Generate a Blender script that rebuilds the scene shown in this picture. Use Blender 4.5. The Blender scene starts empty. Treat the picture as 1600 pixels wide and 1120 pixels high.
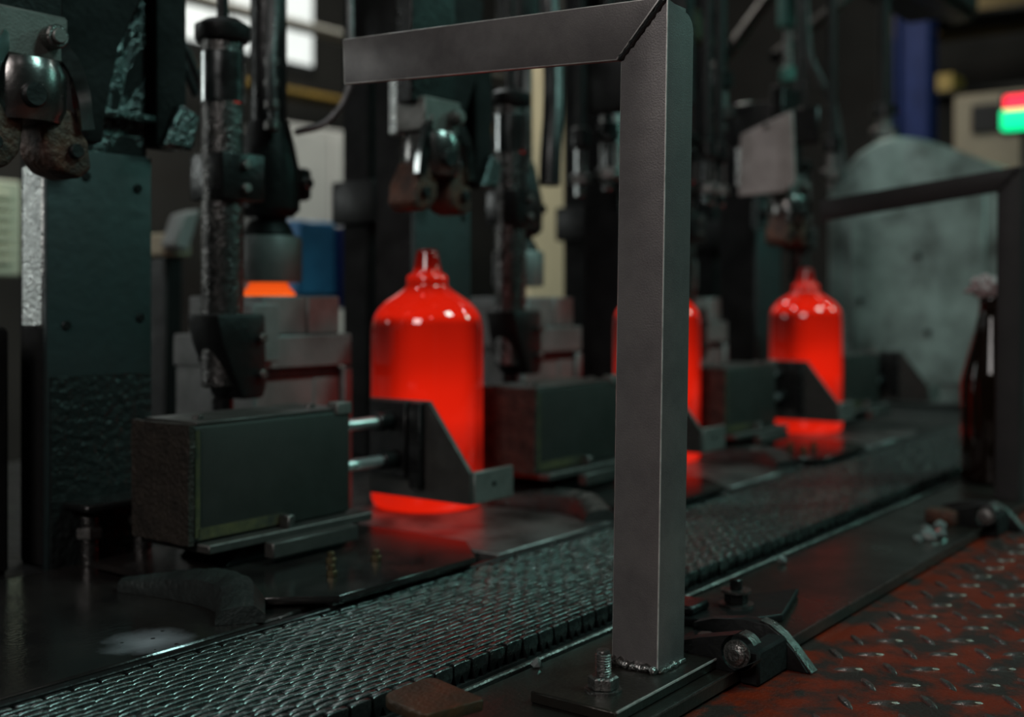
import bpy, bmesh, math, random
from mathutils import Vector, Matrix, noise
random.seed(7)
sc = bpy.context.scene
col = sc.collection

# ------------------------------------------------------------------ camera
# World axes: +X runs along the conveyor, +Y points into the forming machine, z = 0 is the belt top.  Metres.
cam_d = bpy.data.cameras.new('camera'); cam = bpy.data.objects.new('camera', cam_d); col.objects.link(cam)
cam.location = (0, 0, 0.238); cam.rotation_euler = (math.radians(90), 0, math.radians(-53.13))
cam_d.sensor_width = 36; cam_d.lens = 40.5; cam_d.shift_y = -0.05625
cam_d.clip_start = 0.02; cam_d.clip_end = 60
cam_d.dof.use_dof = True; cam_d.dof.focus_distance = 0.76; cam_d.dof.aperture_fstop = 4.2
sc.camera = cam
sc.view_settings.view_transform = 'Standard'; sc.view_settings.look = 'None'
sc.view_settings.exposure = 0.0; sc.view_settings.gamma = 1.0; sc.view_settings.use_curve_mapping = False

# ------------------------------------------------------------------ world, hall lamps and added unseen lights
w = bpy.data.worlds.new('hall_air'); sc.world = w; w.use_nodes = True
w.node_tree.nodes['Background'].inputs[0].default_value = (0.5, 0.6, 0.6, 1)
w.node_tree.nodes['Background'].inputs[1].default_value = 0.02

def area(name, loc, target, size, power, color, sy=None):
    l = bpy.data.lights.new(name, 'AREA'); l.energy = power; l.color = color
    l.shape = 'RECTANGLE'; l.size = size; l.size_y = sy or size
    o = bpy.data.objects.new(name, l); col.objects.link(o); o.location = loc
    o.rotation_euler = (Vector(target) - Vector(loc)).to_track_quat('-Z', 'Y').to_euler()
    return o
def lamp(name, loc, power, color, r=0.09):
    l = bpy.data.lights.new(name, 'POINT'); l.energy = power; l.color = color; l.shadow_soft_size = r
    o = bpy.data.objects.new(name, l); col.objects.link(o); o.location = loc
    return o
area('hall_lamp_teal', (1.7, -1.9, 3.4), (1.4, 0.5, 0.0), 0.9, 60, (0.55, 1.0, 0.92))
area('hall_lamp_neutral', (-2.8, -0.4, 2.6), (0.9, 0.5, 0.2), 1.2, 50, (1.0, 0.95, 0.92))
area('added_fill_back', (3.6, 2.6, 3.4), (4.8, 4.6, 0.8), 1.0, 110, (1.0, 0.93, 0.82))  # unseen light added to brighten the far panels and beams
area('added_fill_far', (5.0, 0.6, 3.6), (6.5, 1.2, 0.8), 0.8, 5, (1.0, 0.93, 0.80))  # added off view, lifts the right end of the hall
lamp('added_fill_rear', (0.7, 1.8, 2.4), 26, (0.95, 0.98, 1.0))  # unseen, added to light the cream cabinet and give point highlights
lamp('added_glint_centre', (2.9, 3.0, 2.6), 22, (0.9, 1.0, 1.0))  # added unseen point light for small highlights on metal and glass
lamp('added_glint_front', (-0.9, -1.4, 2.9), 3, (1.0, 0.97, 0.95), 0.06)  # weak unseen light, added for point highlights from the front
area('added_sheen_aisle', (5.6, -2.2, 3.0), (0.9, 0.45, 0.2), 0.7, 24, (0.38, 1.0, 0.86))  # added out of view for the sheen gradient up the bracket upright
lamp('added_glint_aisle', (3.7, -0.45, 2.6), 16, (0.85, 1.0, 0.97), 0.05)  # unseen light added so the chain bevels sparkle

# ------------------------------------------------------------------ pixel measures -> points (measuring aid only)
F = Vector((0.8, 0.6, 0)); R = Vector((0.6, -0.8, 0)); CAMP = Vector((0, 0, 0.238))
def ray(px, py): return F + R*((px-800)/1800) + Vector((0, 0, (470-py)/1800))
def onD(px, py, d): return CAMP + ray(px, py)*d
def onX(px, py, X): r = ray(px, py); return CAMP + r*(X/r.x)
def onY(px, py, Y): r = ray(px, py); return CAMP + r*(Y/r.y)

# ------------------------------------------------------------------ materials
MATS = {}
def M(name, c1, c2=None, metal=0.0, r1=0.4, r2=None, scale=25, lo=0.35, hi=0.65, bump=0.0, bscale=150, coat=0.0, emis=None, estr=0.0, stretch=None, spec=0.5):
    if name in MATS: return MATS[name]
    m = bpy.data.materials.new(name); m.use_nodes = True; nt = m.node_tree; N = nt.nodes; L = nt.links
    b = N['Principled BSDF']; c2 = c2 or tuple(x*0.55 for x in c1); r2 = r1 if r2 is None else r2
    b.inputs['Metallic'].default_value = metal
    b.inputs['Specular IOR Level'].default_value = spec
    if coat: b.inputs['Coat Weight'].default_value = coat; b.inputs['Coat Roughness'].default_value = 0.08
    tc = N.new('ShaderNodeTexCoord'); mp = N.new('ShaderNodeMapping'); L.new(tc.outputs['Object'], mp.inputs[0])
    if stretch: mp.inputs['Scale'].default_value = stretch
    nz = N.new('ShaderNodeTexNoise'); nz.inputs['Scale'].default_value = scale; nz.inputs['Detail'].default_value = 6; nz.inputs['Roughness'].default_value = 0.62
    L.new(mp.outputs[0], nz.inputs['Vector'])
    rp = N.new('ShaderNodeMapRange'); rp.inputs['From Min'].default_value = lo; rp.inputs['From Max'].default_value = hi
    L.new(nz.outputs['Fac'], rp.inputs['Value'])
    mx = N.new('ShaderNodeMix'); mx.data_type = 'RGBA'; mx.inputs[6].default_value = (*c1, 1); mx.inputs[7].default_value = (*c2, 1)
    L.new(rp.outputs[0], mx.inputs[0]); L.new(mx.outputs[2], b.inputs['Base Color'])
    rr = N.new('ShaderNodeMapRange'); rr.inputs['To Min'].default_value = r1; rr.inputs['To Max'].default_value = r2
    L.new(rp.outputs[0], rr.inputs['Value']); L.new(rr.outputs[0], b.inputs['Roughness'])
    if bump:
        n2 = N.new('ShaderNodeTexNoise'); n2.inputs['Scale'].default_value = bscale; n2.inputs['Detail'].default_value = 3
        L.new(mp.outputs[0], n2.inputs['Vector'])
        bp = N.new('ShaderNodeBump'); bp.inputs['Strength'].default_value = bump; bp.inputs['Distance'].default_value = 0.004
        L.new(n2.outputs['Fac'], bp.inputs['Height']); L.new(bp.outputs[0], b.inputs['Normal'])
    if emis: b.inputs['Emission Color'].default_value = (*emis, 1); b.inputs['Emission Strength'].default_value = estr
    MATS[name] = m; return m

M('angle_steel', (0.20, 0.185, 0.18), (0.12, 0.11, 0.11), 0.5, 0.40, 0.52, scale=18, bump=0.10, bscale=900)
M('worn_highlight_edge', (0.80, 0.78, 0.75), (0.40, 0.38, 0.36), 0.55, 0.34, 0.5, scale=60)  # bare worn steel, also used for painted edge highlights
M('weld', (0.42, 0.41, 0.40), (0.10, 0.09, 0.08), 1.0, 0.22, 0.5, scale=160, bump=0.5, bscale=300)
M('oily_black', (0.008, 0.008, 0.008), (0.004, 0.004, 0.004), 0.0, 0.36, 0.6, scale=22, bump=0.2, bscale=140, spec=0.35)
M('oily_dark', (0.050, 0.050, 0.050), (0.014, 0.014, 0.014), 0.75, 0.22, 0.48, scale=28, bump=0.15, bscale=160)
M('wet_casting', (0.13, 0.145, 0.145), (0.04, 0.05, 0.05), 0.85, 0.14, 0.30, scale=40, bump=0.9, bscale=190)
M('teal_plate', (0.020, 0.033, 0.034), (0.014, 0.020, 0.020), 0.25, 0.45, 0.58, scale=12, bump=0.16, bscale=80)
M('greasy_plate', (0.030, 0.036, 0.035), (0.010, 0.012, 0.012), 0.4, 0.22, 0.5, scale=40, bump=0.8, bscale=120)
M('mold_iron', (0.27, 0.262, 0.258), (0.17, 0.165, 0.16), 0.4, 0.5, 0.62, scale=16, bump=0.06, bscale=300)
M('shaft_steel', (0.22, 0.21, 0.205), (0.05, 0.048, 0.046), 0.95, 0.20, 0.40, scale=50, bump=0.45, bscale=260)
M('chrome', (0.62, 0.64, 0.64), (0.42, 0.44, 0.44), 1.0, 0.12, 0.25, scale=40)
M('bolt_steel', (0.26, 0.25, 0.24), (0.09, 0.085, 0.08), 0.95, 0.25, 0.5, scale=90, bump=0.3, bscale=500)
M('brass_bolt', (0.26, 0.20, 0.11), (0.10, 0.075, 0.045), 0.9, 0.3, 0.5, scale=90)
M('pusher_steel', (0.046, 0.048, 0.044), (0.026, 0.028, 0.024), 0.35, 0.38, 0.52, scale=14, bump=0.08, bscale=500)
M('pusher_end', (0.050, 0.040, 0.032), (0.018, 0.014, 0.011), 0.35, 0.5, 0.75, scale=60, bump=0.7, bscale=260)
M('olive_grime', (0.120, 0.105, 0.045), (0.040, 0.040, 0.030), 0.3, 0.45, 0.6, scale=50, bump=0.2)
M('finger_steel', (0.20, 0.197, 0.185), (0.11, 0.11, 0.10), 0.5, 0.42, 0.55, scale=30, bump=0.1, bscale=400)
M('dead_plate_grey', (0.17, 0.16, 0.155), (0.035, 0.033, 0.032), 0.55, 0.32, 0.5, scale=14, lo=0.42, hi=0.62, bump=0.08, bscale=200)
M('black_gloss', (0.016, 0.014, 0.014), (0.028, 0.024, 0.022), 0.3, 0.12, 0.24, scale=18, bump=0.04, bscale=240)
M('arc_iron', (0.055, 0.064, 0.061), (0.026, 0.030, 0.029), 0.5, 0.32, 0.5, scale=45, bump=0.35, bscale=240)
M('chain_steel', (0.24, 0.25, 0.248), (0.075, 0.08, 0.08), 0.95, 0.14, 0.34, scale=70, bump=0.10, bscale=700)
M('chain_dark', (0.015, 0.015, 0.015), (0.008, 0.008, 0.008), 0.2, 0.6, 0.7)
M('rail_plate_steel', (0.034, 0.028, 0.022), (0.018, 0.016, 0.014), 0.45, 0.26, 0.42, scale=10, bump=0.10, bscale=260)
M('rust_plate', (0.085, 0.040, 0.018), (0.040, 0.028, 0.017), 0.35, 0.30, 0.45, scale=40, bump=0.25, bscale=300)
M('rust_jaw', (0.12, 0.046, 0.026), (0.040, 0.030, 0.026), 0.35, 0.5, 0.7, scale=45, bump=0.5, bscale=220)
M('red_paint', (0.21, 0.022, 0.007), (0.024, 0.013, 0.010), 0.05, 0.34, 0.55, scale=24, lo=0.42, hi=0.58, bump=0.3, bscale=420)
M('lug_steel', (0.42, 0.41, 0.40), (0.16, 0.10, 0.08), 0.9, 0.24, 0.42, scale=80, bump=0.15, bscale=600)
M('hose_rubber', (0.016, 0.016, 0.017), (0.008, 0.008, 0.008), 0.0, 0.26, 0.42, bump=0.1, bscale=200)
M('grey_guard', (0.36, 0.46, 0.425), (0.070, 0.084, 0.075), 0.15, 0.34, 0.5, scale=7, lo=0.34, hi=0.66, bump=0.06, bscale=40)
M('mauve_plate', (0.46, 0.41, 0.395), (0.30, 0.265, 0.25), 0.2, 0.5, 0.6, scale=20)
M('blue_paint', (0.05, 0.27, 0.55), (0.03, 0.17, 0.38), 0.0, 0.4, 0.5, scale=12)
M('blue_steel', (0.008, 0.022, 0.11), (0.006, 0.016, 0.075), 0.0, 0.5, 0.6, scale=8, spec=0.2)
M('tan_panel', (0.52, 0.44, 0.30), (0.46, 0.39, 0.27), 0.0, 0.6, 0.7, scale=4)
M('grey_panel', (0.30, 0.30, 0.29), (0.24, 0.24, 0.235), 0.0, 0.6, 0.7, scale=3)
M('cream_panel', (0.74, 0.68, 0.52), (0.66, 0.60, 0.45), 0.0, 0.5, 0.6, scale=5)
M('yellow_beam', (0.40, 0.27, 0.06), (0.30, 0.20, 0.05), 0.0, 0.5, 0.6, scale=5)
M('concrete', (0.10, 0.10, 0.10), (0.07, 0.07, 0.07), 0.0, 0.8, 0.9, scale=2)
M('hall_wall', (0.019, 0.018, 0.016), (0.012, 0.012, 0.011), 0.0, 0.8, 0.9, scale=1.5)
M('added_pane_light', (0.8, 0.8, 0.8), None, 0, 0.5, emis=(0.93, 1.0, 0.97), estr=3.0)  # glow of the unseen window added behind on the left
M('window_frame', (0.03, 0.03, 0.03))
M('amber_glass', (0.010, 0.005, 0.003), (0.008, 0.004, 0.002), 0.0, 0.04, 0.07, spec=0.35)
M('rag', (0.46, 0.34, 0.34), (0.30, 0.22, 0.22), 0.0, 0.9, 0.95, scale=80, bump=0.5, bscale=300)
M('sign_red', (0.3, 0.01, 0.01), None, 0, 0.4, emis=(1.0, 0.02, 0.05), estr=2.2)
M('sign_green', (0.01, 0.3, 0.1), None, 0, 0.4, emis=(0.0, 0.85, 0.30), estr=1.6)
M('cable_grey', (0.20, 0.20, 0.20), (0.12, 0.12, 0.12), 0.6, 0.3, 0.4, bump=0.4, bscale=300)
M('glass_shard', (0.55, 0.62, 0.60), (0.30, 0.34, 0.33), 0.6, 0.05, 0.12, coat=1.0)
M('teal_paint', (0.06, 0.20, 0.16), (0.03, 0.11, 0.09), 0.1, 0.4, 0.5)

M('web_reflection_steel', (0.78, 0.80, 0.78), (0.50, 0.52, 0.51), 0.95, 0.22, 0.38, scale=60, bump=0.55, bscale=300)  # steel brightened to carry the white reflection on the column webs

M('bell_steel', (0.24, 0.23, 0.225), (0.12, 0.11, 0.105), 0.95, 0.20, 0.32, scale=30, bump=0.05, bscale=200)

M('push_steel', (0.085, 0.08, 0.074), (0.05, 0.048, 0.045), 0.5, 0.38, 0.5, scale=30, bump=0.1, bscale=400)

M('rod_steel', (0.80, 0.82, 0.82), (0.66, 0.68, 0.68), 0.85, 0.26, 0.34, scale=40)

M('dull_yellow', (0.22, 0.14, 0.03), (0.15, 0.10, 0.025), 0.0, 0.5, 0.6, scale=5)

M('soot_black', (0.008, 0.008, 0.008), (0.004, 0.004, 0.004), 0.0, 0.7, 0.85, scale=22, bump=0.3, bscale=140, spec=0.25)

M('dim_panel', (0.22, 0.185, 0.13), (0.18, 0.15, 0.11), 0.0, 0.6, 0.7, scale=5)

M('pale_beam', (0.72, 0.70, 0.64), (0.62, 0.60, 0.55), 0.0, 0.6, 0.7, scale=3)

M('far_window', (0.8, 0.8, 0.8), None, 0, 0.5, emis=(0.93, 1.0, 0.97), estr=0.75)

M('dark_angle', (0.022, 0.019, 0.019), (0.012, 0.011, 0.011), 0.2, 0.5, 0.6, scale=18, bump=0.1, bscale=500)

def hot_glass(name, stops, top, hi_col, lo_col, strength, az=0.0):
    """glowing glass: its own heat varies with height, with a bright streak and rim painted round the axis"""
    m = bpy.data.materials.new(name); m.use_nodes = True; nt = m.node_tree; N = nt.nodes; L = nt.links
    b = N['Principled BSDF']; b.inputs['Base Color'].default_value = (0.03, 0.002, 0.0015, 1)
    b.inputs['Roughness'].default_value = 0.06; b.inputs['Coat Weight'].default_value = 0.6; b.inputs['Coat Roughness'].default_value = 0.03
    tc = N.new('ShaderNodeTexCoord'); sp = N.new('ShaderNodeSeparateXYZ'); L.new(tc.outputs['Object'], sp.inputs[0])
    mr = N.new('ShaderNodeMapRange'); mr.inputs['From Min'].default_value = 0; mr.inputs['From Max'].default_value = top
    L.new(sp.outputs['Z'], mr.inputs['Value'])
    cr = N.new('ShaderNodeValToRGB'); e = cr.color_ramp.elements
    e[0].position = stops[0][0]; e[0].color = (stops[0][1],)*3+(1,)
    e[1].position = stops[-1][0]; e[1].color = (stops[-1][1],)*3+(1,)
    for p, v in stops[1:-1]:
        x = e.new(p); x.color = (v, v, v, 1)
    L.new(mr.outputs[0], cr.inputs[0])
    # bright streak painted into the glow, imitating the view through thick glass
    dt = N.new('ShaderNodeVectorMath'); dt.operation = 'DOT_PRODUCT'; L.new(tc.outputs['Object'], dt.inputs[0])
    dt.inputs[1].default_value = (math.cos(az)/0.063, math.sin(az)/0.063, 0)
    m2 = N.new('ShaderNodeMapRange'); m2.inputs['From Min'].default_value = 0.55; m2.inputs['From Max'].default_value = 0.99
    m2.inputs['To Min'].default_value = 0.13; m2.inputs['To Max'].default_value = 1.05; m2.interpolation_type = 'SMOOTHSTEP'
    L.new(dt.outputs['Value'], m2.inputs['Value'])
    nz = N.new('ShaderNodeTexNoise'); nz.inputs['Scale'].default_value = 14; nz.inputs['Detail'].default_value = 1
    L.new(tc.outputs['Object'], nz.inputs['Vector'])
    m3 = N.new('ShaderNodeMapRange'); m3.inputs['To Min'].default_value = 0.82; m3.inputs['To Max'].default_value = 1.18
    L.new(nz.outputs['Fac'], m3.inputs['Value'])
    # the streak fades out at the shoulder and foot; a bright rim is painted beside it
    d2 = N.new('ShaderNodeVectorMath'); d2.operation = 'DOT_PRODUCT'; L.new(tc.outputs['Object'], d2.inputs[0])
    d2.inputs[1].default_value = (math.cos(az+1.36)/0.065, math.sin(az+1.36)/0.065, 0)
    m4 = N.new('ShaderNodeMapRange'); m4.inputs['From Min'].default_value = 0.93; m4.inputs['From Max'].default_value = 0.995; m4.inputs['To Max'].default_value = 0.6
    m4.interpolation_type = 'SMOOTHSTEP'; L.new(d2.outputs['Value'], m4.inputs['Value'])
    mxm = N.new('ShaderNodeMath'); mxm.operation = 'MAXIMUM'; L.new(m2.outputs[0], mxm.inputs[0]); L.new(m4.outputs[0], mxm.inputs[1])
    c2 = N.new('ShaderNodeValToRGB'); e2 = c2.color_ramp.elements
    e2[0].position = 0.0; e2[0].color = (0.1, 0.1, 0.1, 1); e2[1].position = 1.0; e2[1].color = (0.1, 0.1, 0.1, 1)
    for p, v in ((0.07, 0.2), (0.2, 0.85), (0.34, 0.55), (0.52, 0.75), (0.685, 1.0), (0.725, 0.12)):
        x = e2.new(p); x.color = (v, v, v, 1)
    L.new(mr.outputs[0], c2.inputs[0])
    lm = N.new('ShaderNodeMix'); lm.data_type = 'FLOAT'; lm.inputs[2].default_value = 1.0
    L.new(c2.outputs[0], lm.inputs[0]); L.new(mxm.outputs[0], lm.inputs[3])
    k1 = N.new('ShaderNodeMath'); k1.operation = 'MULTIPLY'; L.new(lm.outputs[0], k1.inputs[0]); L.new(m3.outputs[0], k1.inputs[1])
    k2 = N.new('ShaderNodeMath'); k2.operation = 'MULTIPLY'; k2.use_clamp = True; L.new(k1.outputs[0], k2.inputs[0]); L.new(cr.outputs[0], k2.inputs[1])
    mx = N.new('ShaderNodeMix'); mx.data_type = 'RGBA'; mx.inputs[6].default_value = (*lo_col, 1); mx.inputs[7].default_value = (*hi_col, 1)
    L.new(k2.outputs[0], mx.inputs[0]); L.new(mx.outputs[2], b.inputs['Emission Color'])
    b.inputs['Emission Strength'].default_value = strength
    MATS[name] = m; return m

# ------------------------------------------------------------------ object helpers
W = {}
def thing(name, label, cat, loc, group=None):
    o = bpy.data.objects.new(name, None); o.empty_display_size = 0.02; col.objects.link(o)
    o.location = loc; W[o.name] = Vector(loc); o['label'] = label; o['category'] = cat
    if group: o['group'] = group
    return o
def tag(o, label, cat, group=None, kind=None):
    o['label'] = label; o['category'] = cat
    if group: o['group'] = group
    if kind: o['kind'] = kind
    return o
def struct(o): o['kind'] = 'structure'; return o
def finish(name, bm, mat, parent=None, origin=None, angle=38, smooth=True):
    """bm in world coordinates -> one mesh object with a sensible origin, parented without rotation"""
    bmesh.ops.recalc_face_normals(bm, faces=bm.faces)
    me = bpy.data.meshes.new(name)
    if origin is None:
        xs = [v.co for v in bm.verts]
        origin = Vector(((min(c.x for c in xs)+max(c.x for c in xs))/2, (min(c.y for c in xs)+max(c.y for c in xs))/2, min(c.z for c in xs)))
    bmesh.ops.translate(bm, verts=bm.verts, vec=-origin)
    bm.to_mesh(me); bm.free()
    for m in (mat if isinstance(mat, (list, tuple)) else [mat]): me.materials.append(MATS[m] if isinstance(m, str) else m)
    if smooth:
        me.polygons.foreach_set('use_smooth', [True]*len(me.polygons)); me.set_sharp_from_angle(angle=math.radians(angle))
    o = bpy.data.objects.new(name, me); col.objects.link(o)
    W[o.name] = origin
    if parent is not None:
        o.parent = parent; o.location = origin - W[parent.name]
    else: o.location = origin
    return o
def bevel(bm, wd, seg=2, edges=None):
    if wd > 0:
        bmesh.ops.bevel(bm, geom=edges if edges is not None else list(bm.edges), offset=wd, segments=seg, affect='EDGES', profile=0.5, clamp_overlap=True)
def box(name, x, y, z, mat, parent=None, bv=0.0015, seg=1):
    bm = bmesh.new(); add_box(bm, x, y, z); bevel(bm, bv, seg)
    return finish(name, bm, mat, parent)
def add_box(bm, x, y, z):
    vs = [bm.verts.new((a, b, c)) for c in z for b in y for a in x]
    for f in ((0,1,3,2), (4,6,7,5), (0,4,5,1), (2,3,7,6), (0,2,6,4), (1,5,7,3)): bm.faces.new([vs[i] for i in f])
    return vs
def add_lathe(bm, base, prof, axis='Z', seg=28):
    ax = {'X': (Vector((1,0,0)), Vector((0,1,0)), Vector((0,0,1))), 'Y': (Vector((0,1,0)), Vector((1,0,0)), Vector((0,0,1))),
          'Z': (Vector((0,0,1)), Vector((1,0,0)), Vector((0,1,0)))}[axis] if isinstance(axis, str) else axis
    a, u, v = ax; base = Vector(base); rings = []
    for r, h in prof:
        if r < 1e-6: rings.append([bm.verts.new(base + a*h)])
        else: rings.append([bm.verts.new(base + a*h + (u*math.cos(t) + v*math.sin(t))*r) for t in [2*math.pi*i/seg for i in range(seg)]])
    for p, q in zip(rings, rings[1:]):
        for i in range(seg):
            j = (i+1) % seg
            if len(p) == 1 and len(q) == 1: continue
            if len(p) == 1: bm.faces.new((p[0], q[i], q[j]))
            elif len(q) == 1: bm.faces.new((p[i], p[j], q[0]))
            else: bm.faces.new((p[i], p[j], q[j], q[i]))
    if len(rings[0]) > 1: bm.faces.new(rings[0])
    if len(rings[-1]) > 1: bm.faces.new(rings[-1])
def lathe(name, base, prof, mat, parent=None, axis='Z', seg=28, origin=None):
    bm = bmesh.new(); add_lathe(bm, base, prof, axis, seg); return finish(name, bm, mat, parent, origin)
def axis_of(p0, p1):
    a = (Vector(p1) - Vector(p0)).normalized(); u = a.orthogonal().normalized(); return (a, u, a.cross(u))
def rod(name, p0, p1, r, mat, parent=None, seg=20, c=None):
    L_ = (Vector(p1) - Vector(p0)).length; c = min(r*0.15, 0.002) if c is None else c
    return lathe(name, p0, [(r-c, 0), (r, c), (r, L_-c), (r-c, L_)], mat, parent, axis_of(p0, p1), seg)
def prism(name, poly, axis, a0, a1, mat, parent=None, bv=0.0012, seg=1):
    """poly in the two other axes: X -> (y,z), Y -> (x,z), Z -> (x,y)"""
    bm = bmesh.new(); add_prism(bm, poly, axis, a0, a1); bevel(bm, bv, seg); return finish(name, bm, mat, parent)
def add_prism(bm, poly, axis, a0, a1):
    def P(p, a): return {'X': (a, p[0], p[1]), 'Y': (p[0], a, p[1]), 'Z': (p[0], p[1], a)}[axis]
    A = [bm.verts.new(P(p, a0)) for p in poly]; B = [bm.verts.new(P(p, a1)) for p in poly]; n = len(poly)
    bm.faces.new(A); bm.faces.new(B)
    for i in range(n): bm.faces.new((A[i], A[(i+1) % n], B[(i+1) % n], B[i]))
def smooth_path(pts, n=10):
    pts = [Vector(p) for p in pts]; out = []
    ext = [2*pts[0]-pts[1]] + pts + [2*pts[-1]-pts[-2]]
    for i in range(1, len(ext)-2):
        p0, p1, p2, p3 = ext[i-1:i+3]
        for k in range(n):
            t = k/n
            out.append(0.5*((2*p1) + (p2-p0)*t + (2*p0-5*p1+4*p2-p3)*t*t + (3*p1-p0-3*p2+p3)*t**3))
    out.append(pts[-1]); return out
def sweep(name, pts, sect, mat, parent=None, n=10, up=(0,0,1), angle=50):
    """sweep a closed 2-D section (side, up) along a smooth path"""
    path = smooth_path(pts, n) if n else [Vector(p) for p in pts]; bm = bmesh.new(); rings = []; up = Vector(up)
    for i, p in enumerate(path):
        t = (path[min(i+1, len(path)-1)] - path[max(i-1, 0)]).normalized()
        s = t.cross(up)
        if s.length < 1e-4: s = t.orthogonal()
        s.normalize(); u2 = s.cross(t).normalized()
        rings.append([bm.verts.new(p + s*a + u2*b) for a, b in sect])
    k = len(sect)
    for p, q in zip(rings, rings[1:]):
        for i in range(k): bm.faces.new((p[i], p[(i+1) % k], q[(i+1) % k], q[i]))
    bm.faces.new(rings[0]); bm.faces.new(rings[-1])
    return finish(name, bm, mat, parent, angle=angle)
def tube(name, pts, r, mat, parent=None, n=10, seg=10):
    return sweep(name, pts, [(r*math.cos(2*math.pi*i/seg), r*math.sin(2*math.pi*i/seg)) for i in range(seg)], mat, parent, n, up=(0.31, 0.95, 0.02))
def hexa(name, base, r, h, mat, parent=None, axis='Z'):
    return lathe(name, base, [(r*0.9, 0), (r, r*0.08), (r, h-r*0.12), (r*0.86, h)], mat, parent, axis, 6)
def bolt(name, base, r, mat, parent, axis='Z', stud=0.0):
    h = hexa(name, base, r, r*0.9, mat, parent, axis)
    return h
def dup(o, dx, label=None, parent=None, dy=0.0):
    c = o.copy(); col.objects.link(c)
    if parent is None:
        c.location = o.location + Vector((dx, dy, 0))
        if label: c['label'] = label
    else: c.parent = parent; c.matrix_parent_inverse = o.matrix_parent_inverse.copy()
    W[c.name] = W.get(o.name, Vector()) + Vector((dx, dy, 0))
    for ch in list(o.children): dup(ch, dx, None, c, dy)
    return c
PITCH = 0.49

# ================================================================== the hall
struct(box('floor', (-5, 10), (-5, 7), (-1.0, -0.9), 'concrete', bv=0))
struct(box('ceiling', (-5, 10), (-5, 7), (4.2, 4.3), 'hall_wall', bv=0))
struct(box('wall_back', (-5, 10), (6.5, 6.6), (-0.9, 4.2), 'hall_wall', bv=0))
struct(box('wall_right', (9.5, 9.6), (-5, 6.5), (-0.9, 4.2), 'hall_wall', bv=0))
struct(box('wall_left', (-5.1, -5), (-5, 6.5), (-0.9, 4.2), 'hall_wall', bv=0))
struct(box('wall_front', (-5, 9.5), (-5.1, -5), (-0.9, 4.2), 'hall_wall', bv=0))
def window(name, x0, x1, z0, z1, nx, nz, pane_mat='added_pane_light'):
    fr = box(name, (x0-0.05, x1+0.05), (6.47, 6.5), (z0-0.05, z1+0.05), 'window_frame', bv=0.005); struct(fr)
    dx = (x1-x0)/nx; dz = (z1-z0)/nz
    for i in range(nx):
        for j in range(nz):
            box('pane', (x0+i*dx+0.02, x0+(i+1)*dx-0.02), (6.45, 6.475), (z0+j*dz+0.02, z0+(j+1)*dz-0.02), pane_mat, fr, bv=0)
    return fr
window('window_1', 4.5, 6.1, 2.0, 3.7, 2, 1, 'far_window')
window('added_window', -3.8, -1.3, 0.4, 2.9, 4, 3)  # unseen glowing window, added for white reflections on column webs and shafts

# ================================================================== machine bed, rail plate, tread plate
struct(box('floor_machine_bed', (-0.6, 4.2), (0.655, 1.7), (-0.9, -0.012), 'oily_black', bv=0.004))
struct(box('floor_conveyor_trough', (-0.6, 4.2), (0.455, 0.650), (-0.9, -0.032), 'chain_dark', bv=0.0))
rp = thing('rail_plate', 'long dark oily steel rail plate between conveyor chain and red tread plate', 'rail', (1.5, 0.41, -0.024))
box('plate', (-0.5, 3.9), (0.350, 0.4655), (-0.024, -0.014), 'rail_plate_steel', rp, 0.0012)
box('chain_guide_strip', (-0.5, 3.9), (0.4690, 0.4735), (-0.03, -0.0125), 'bolt_steel', rp, 0.0012)
box('highlight_line', (-0.5, 3.9), (0.3495, 0.3507), (-0.0150, -0.0138), 'bolt_steel', rp, 0)  # thin bright strip drawing the highlight on the plate edge
struct(box('floor_walkway_base', (-0.6, 4.2), (-1.2, 0.4545), (-0.9, -0.0325), 'oily_black', bv=0))

# tread plate with raised lugs -----------------------------------------------------------------
tp = thing('tread_plate', 'red painted steel tread plate walkway with worn raised lugs', 'walkway', (1.0, 0.0, -0.032))
box('plate', (-0.5, 3.9), (-0.9, 0.356), (-0.032, -0.026), 'red_paint', tp, 0.001)
def lug_mesh(L_, wd, h, ang):
    bm = bmesh.new(); n = 8; ring = []; ca, sa = math.cos(ang), math.sin(ang)
    prof = [(-1, 0), (-0.72, 0.62), (-0.3, 0.95), (0.3, 0.95), (0.72, 0.62), (1, 0), (0.72, -0.62), (0.3, -0.95), (-0.3, -0.95), (-0.72, -0.62)]
    def ad(s, z): return [bm.verts.new(((x*L_/2*s)*ca-(y*wd/2*s)*sa, (x*L_/2*s)*sa+(y*wd/2*s)*ca, z)) for x, y in prof]
    a, b = ad(1, 0), ad(0.78, h)
    for i in range(10): bm.faces.new((a[i], a[(i+1) % 10], b[(i+1) % 10], b[i]))
    bm.faces.new(b); me = bpy.data.meshes.new('tread_lug'); bmesh.ops.recalc_face_normals(bm, faces=bm.faces); bm.to_mesh(me); bm.free()
    me.materials.append(MATS['lug_steel']); me.polygons.foreach_set('use_smooth', [True]*len(me.polygons)); me.set_sharp_from_angle(angle=math.radians(55))
    return me
lugA = lug_mesh(0.0225, 0.0058, 0.0017, math.atan2(-0.8, 0.6)); lugB = lug_mesh(0.028, 0.0058, 0.0017, math.atan2(0.66, 0.75))
spots = []
for j in range(-1, 14):
    for i in range(-70, 45):
        for kind, (ox, oy) in ((0, (1.118, 0.346)), (1, (1.094, 0.323))):
            x = ox + i*0.0433 - j*0.0105; y = oy - j*0.0438
            if -0.2 < x < 3.4 and -0.2 < y < 0.345 - 0.006 and not (0.66 < x < 0.80 and y > 0.30): spots.append((kind, x, y))
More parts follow.
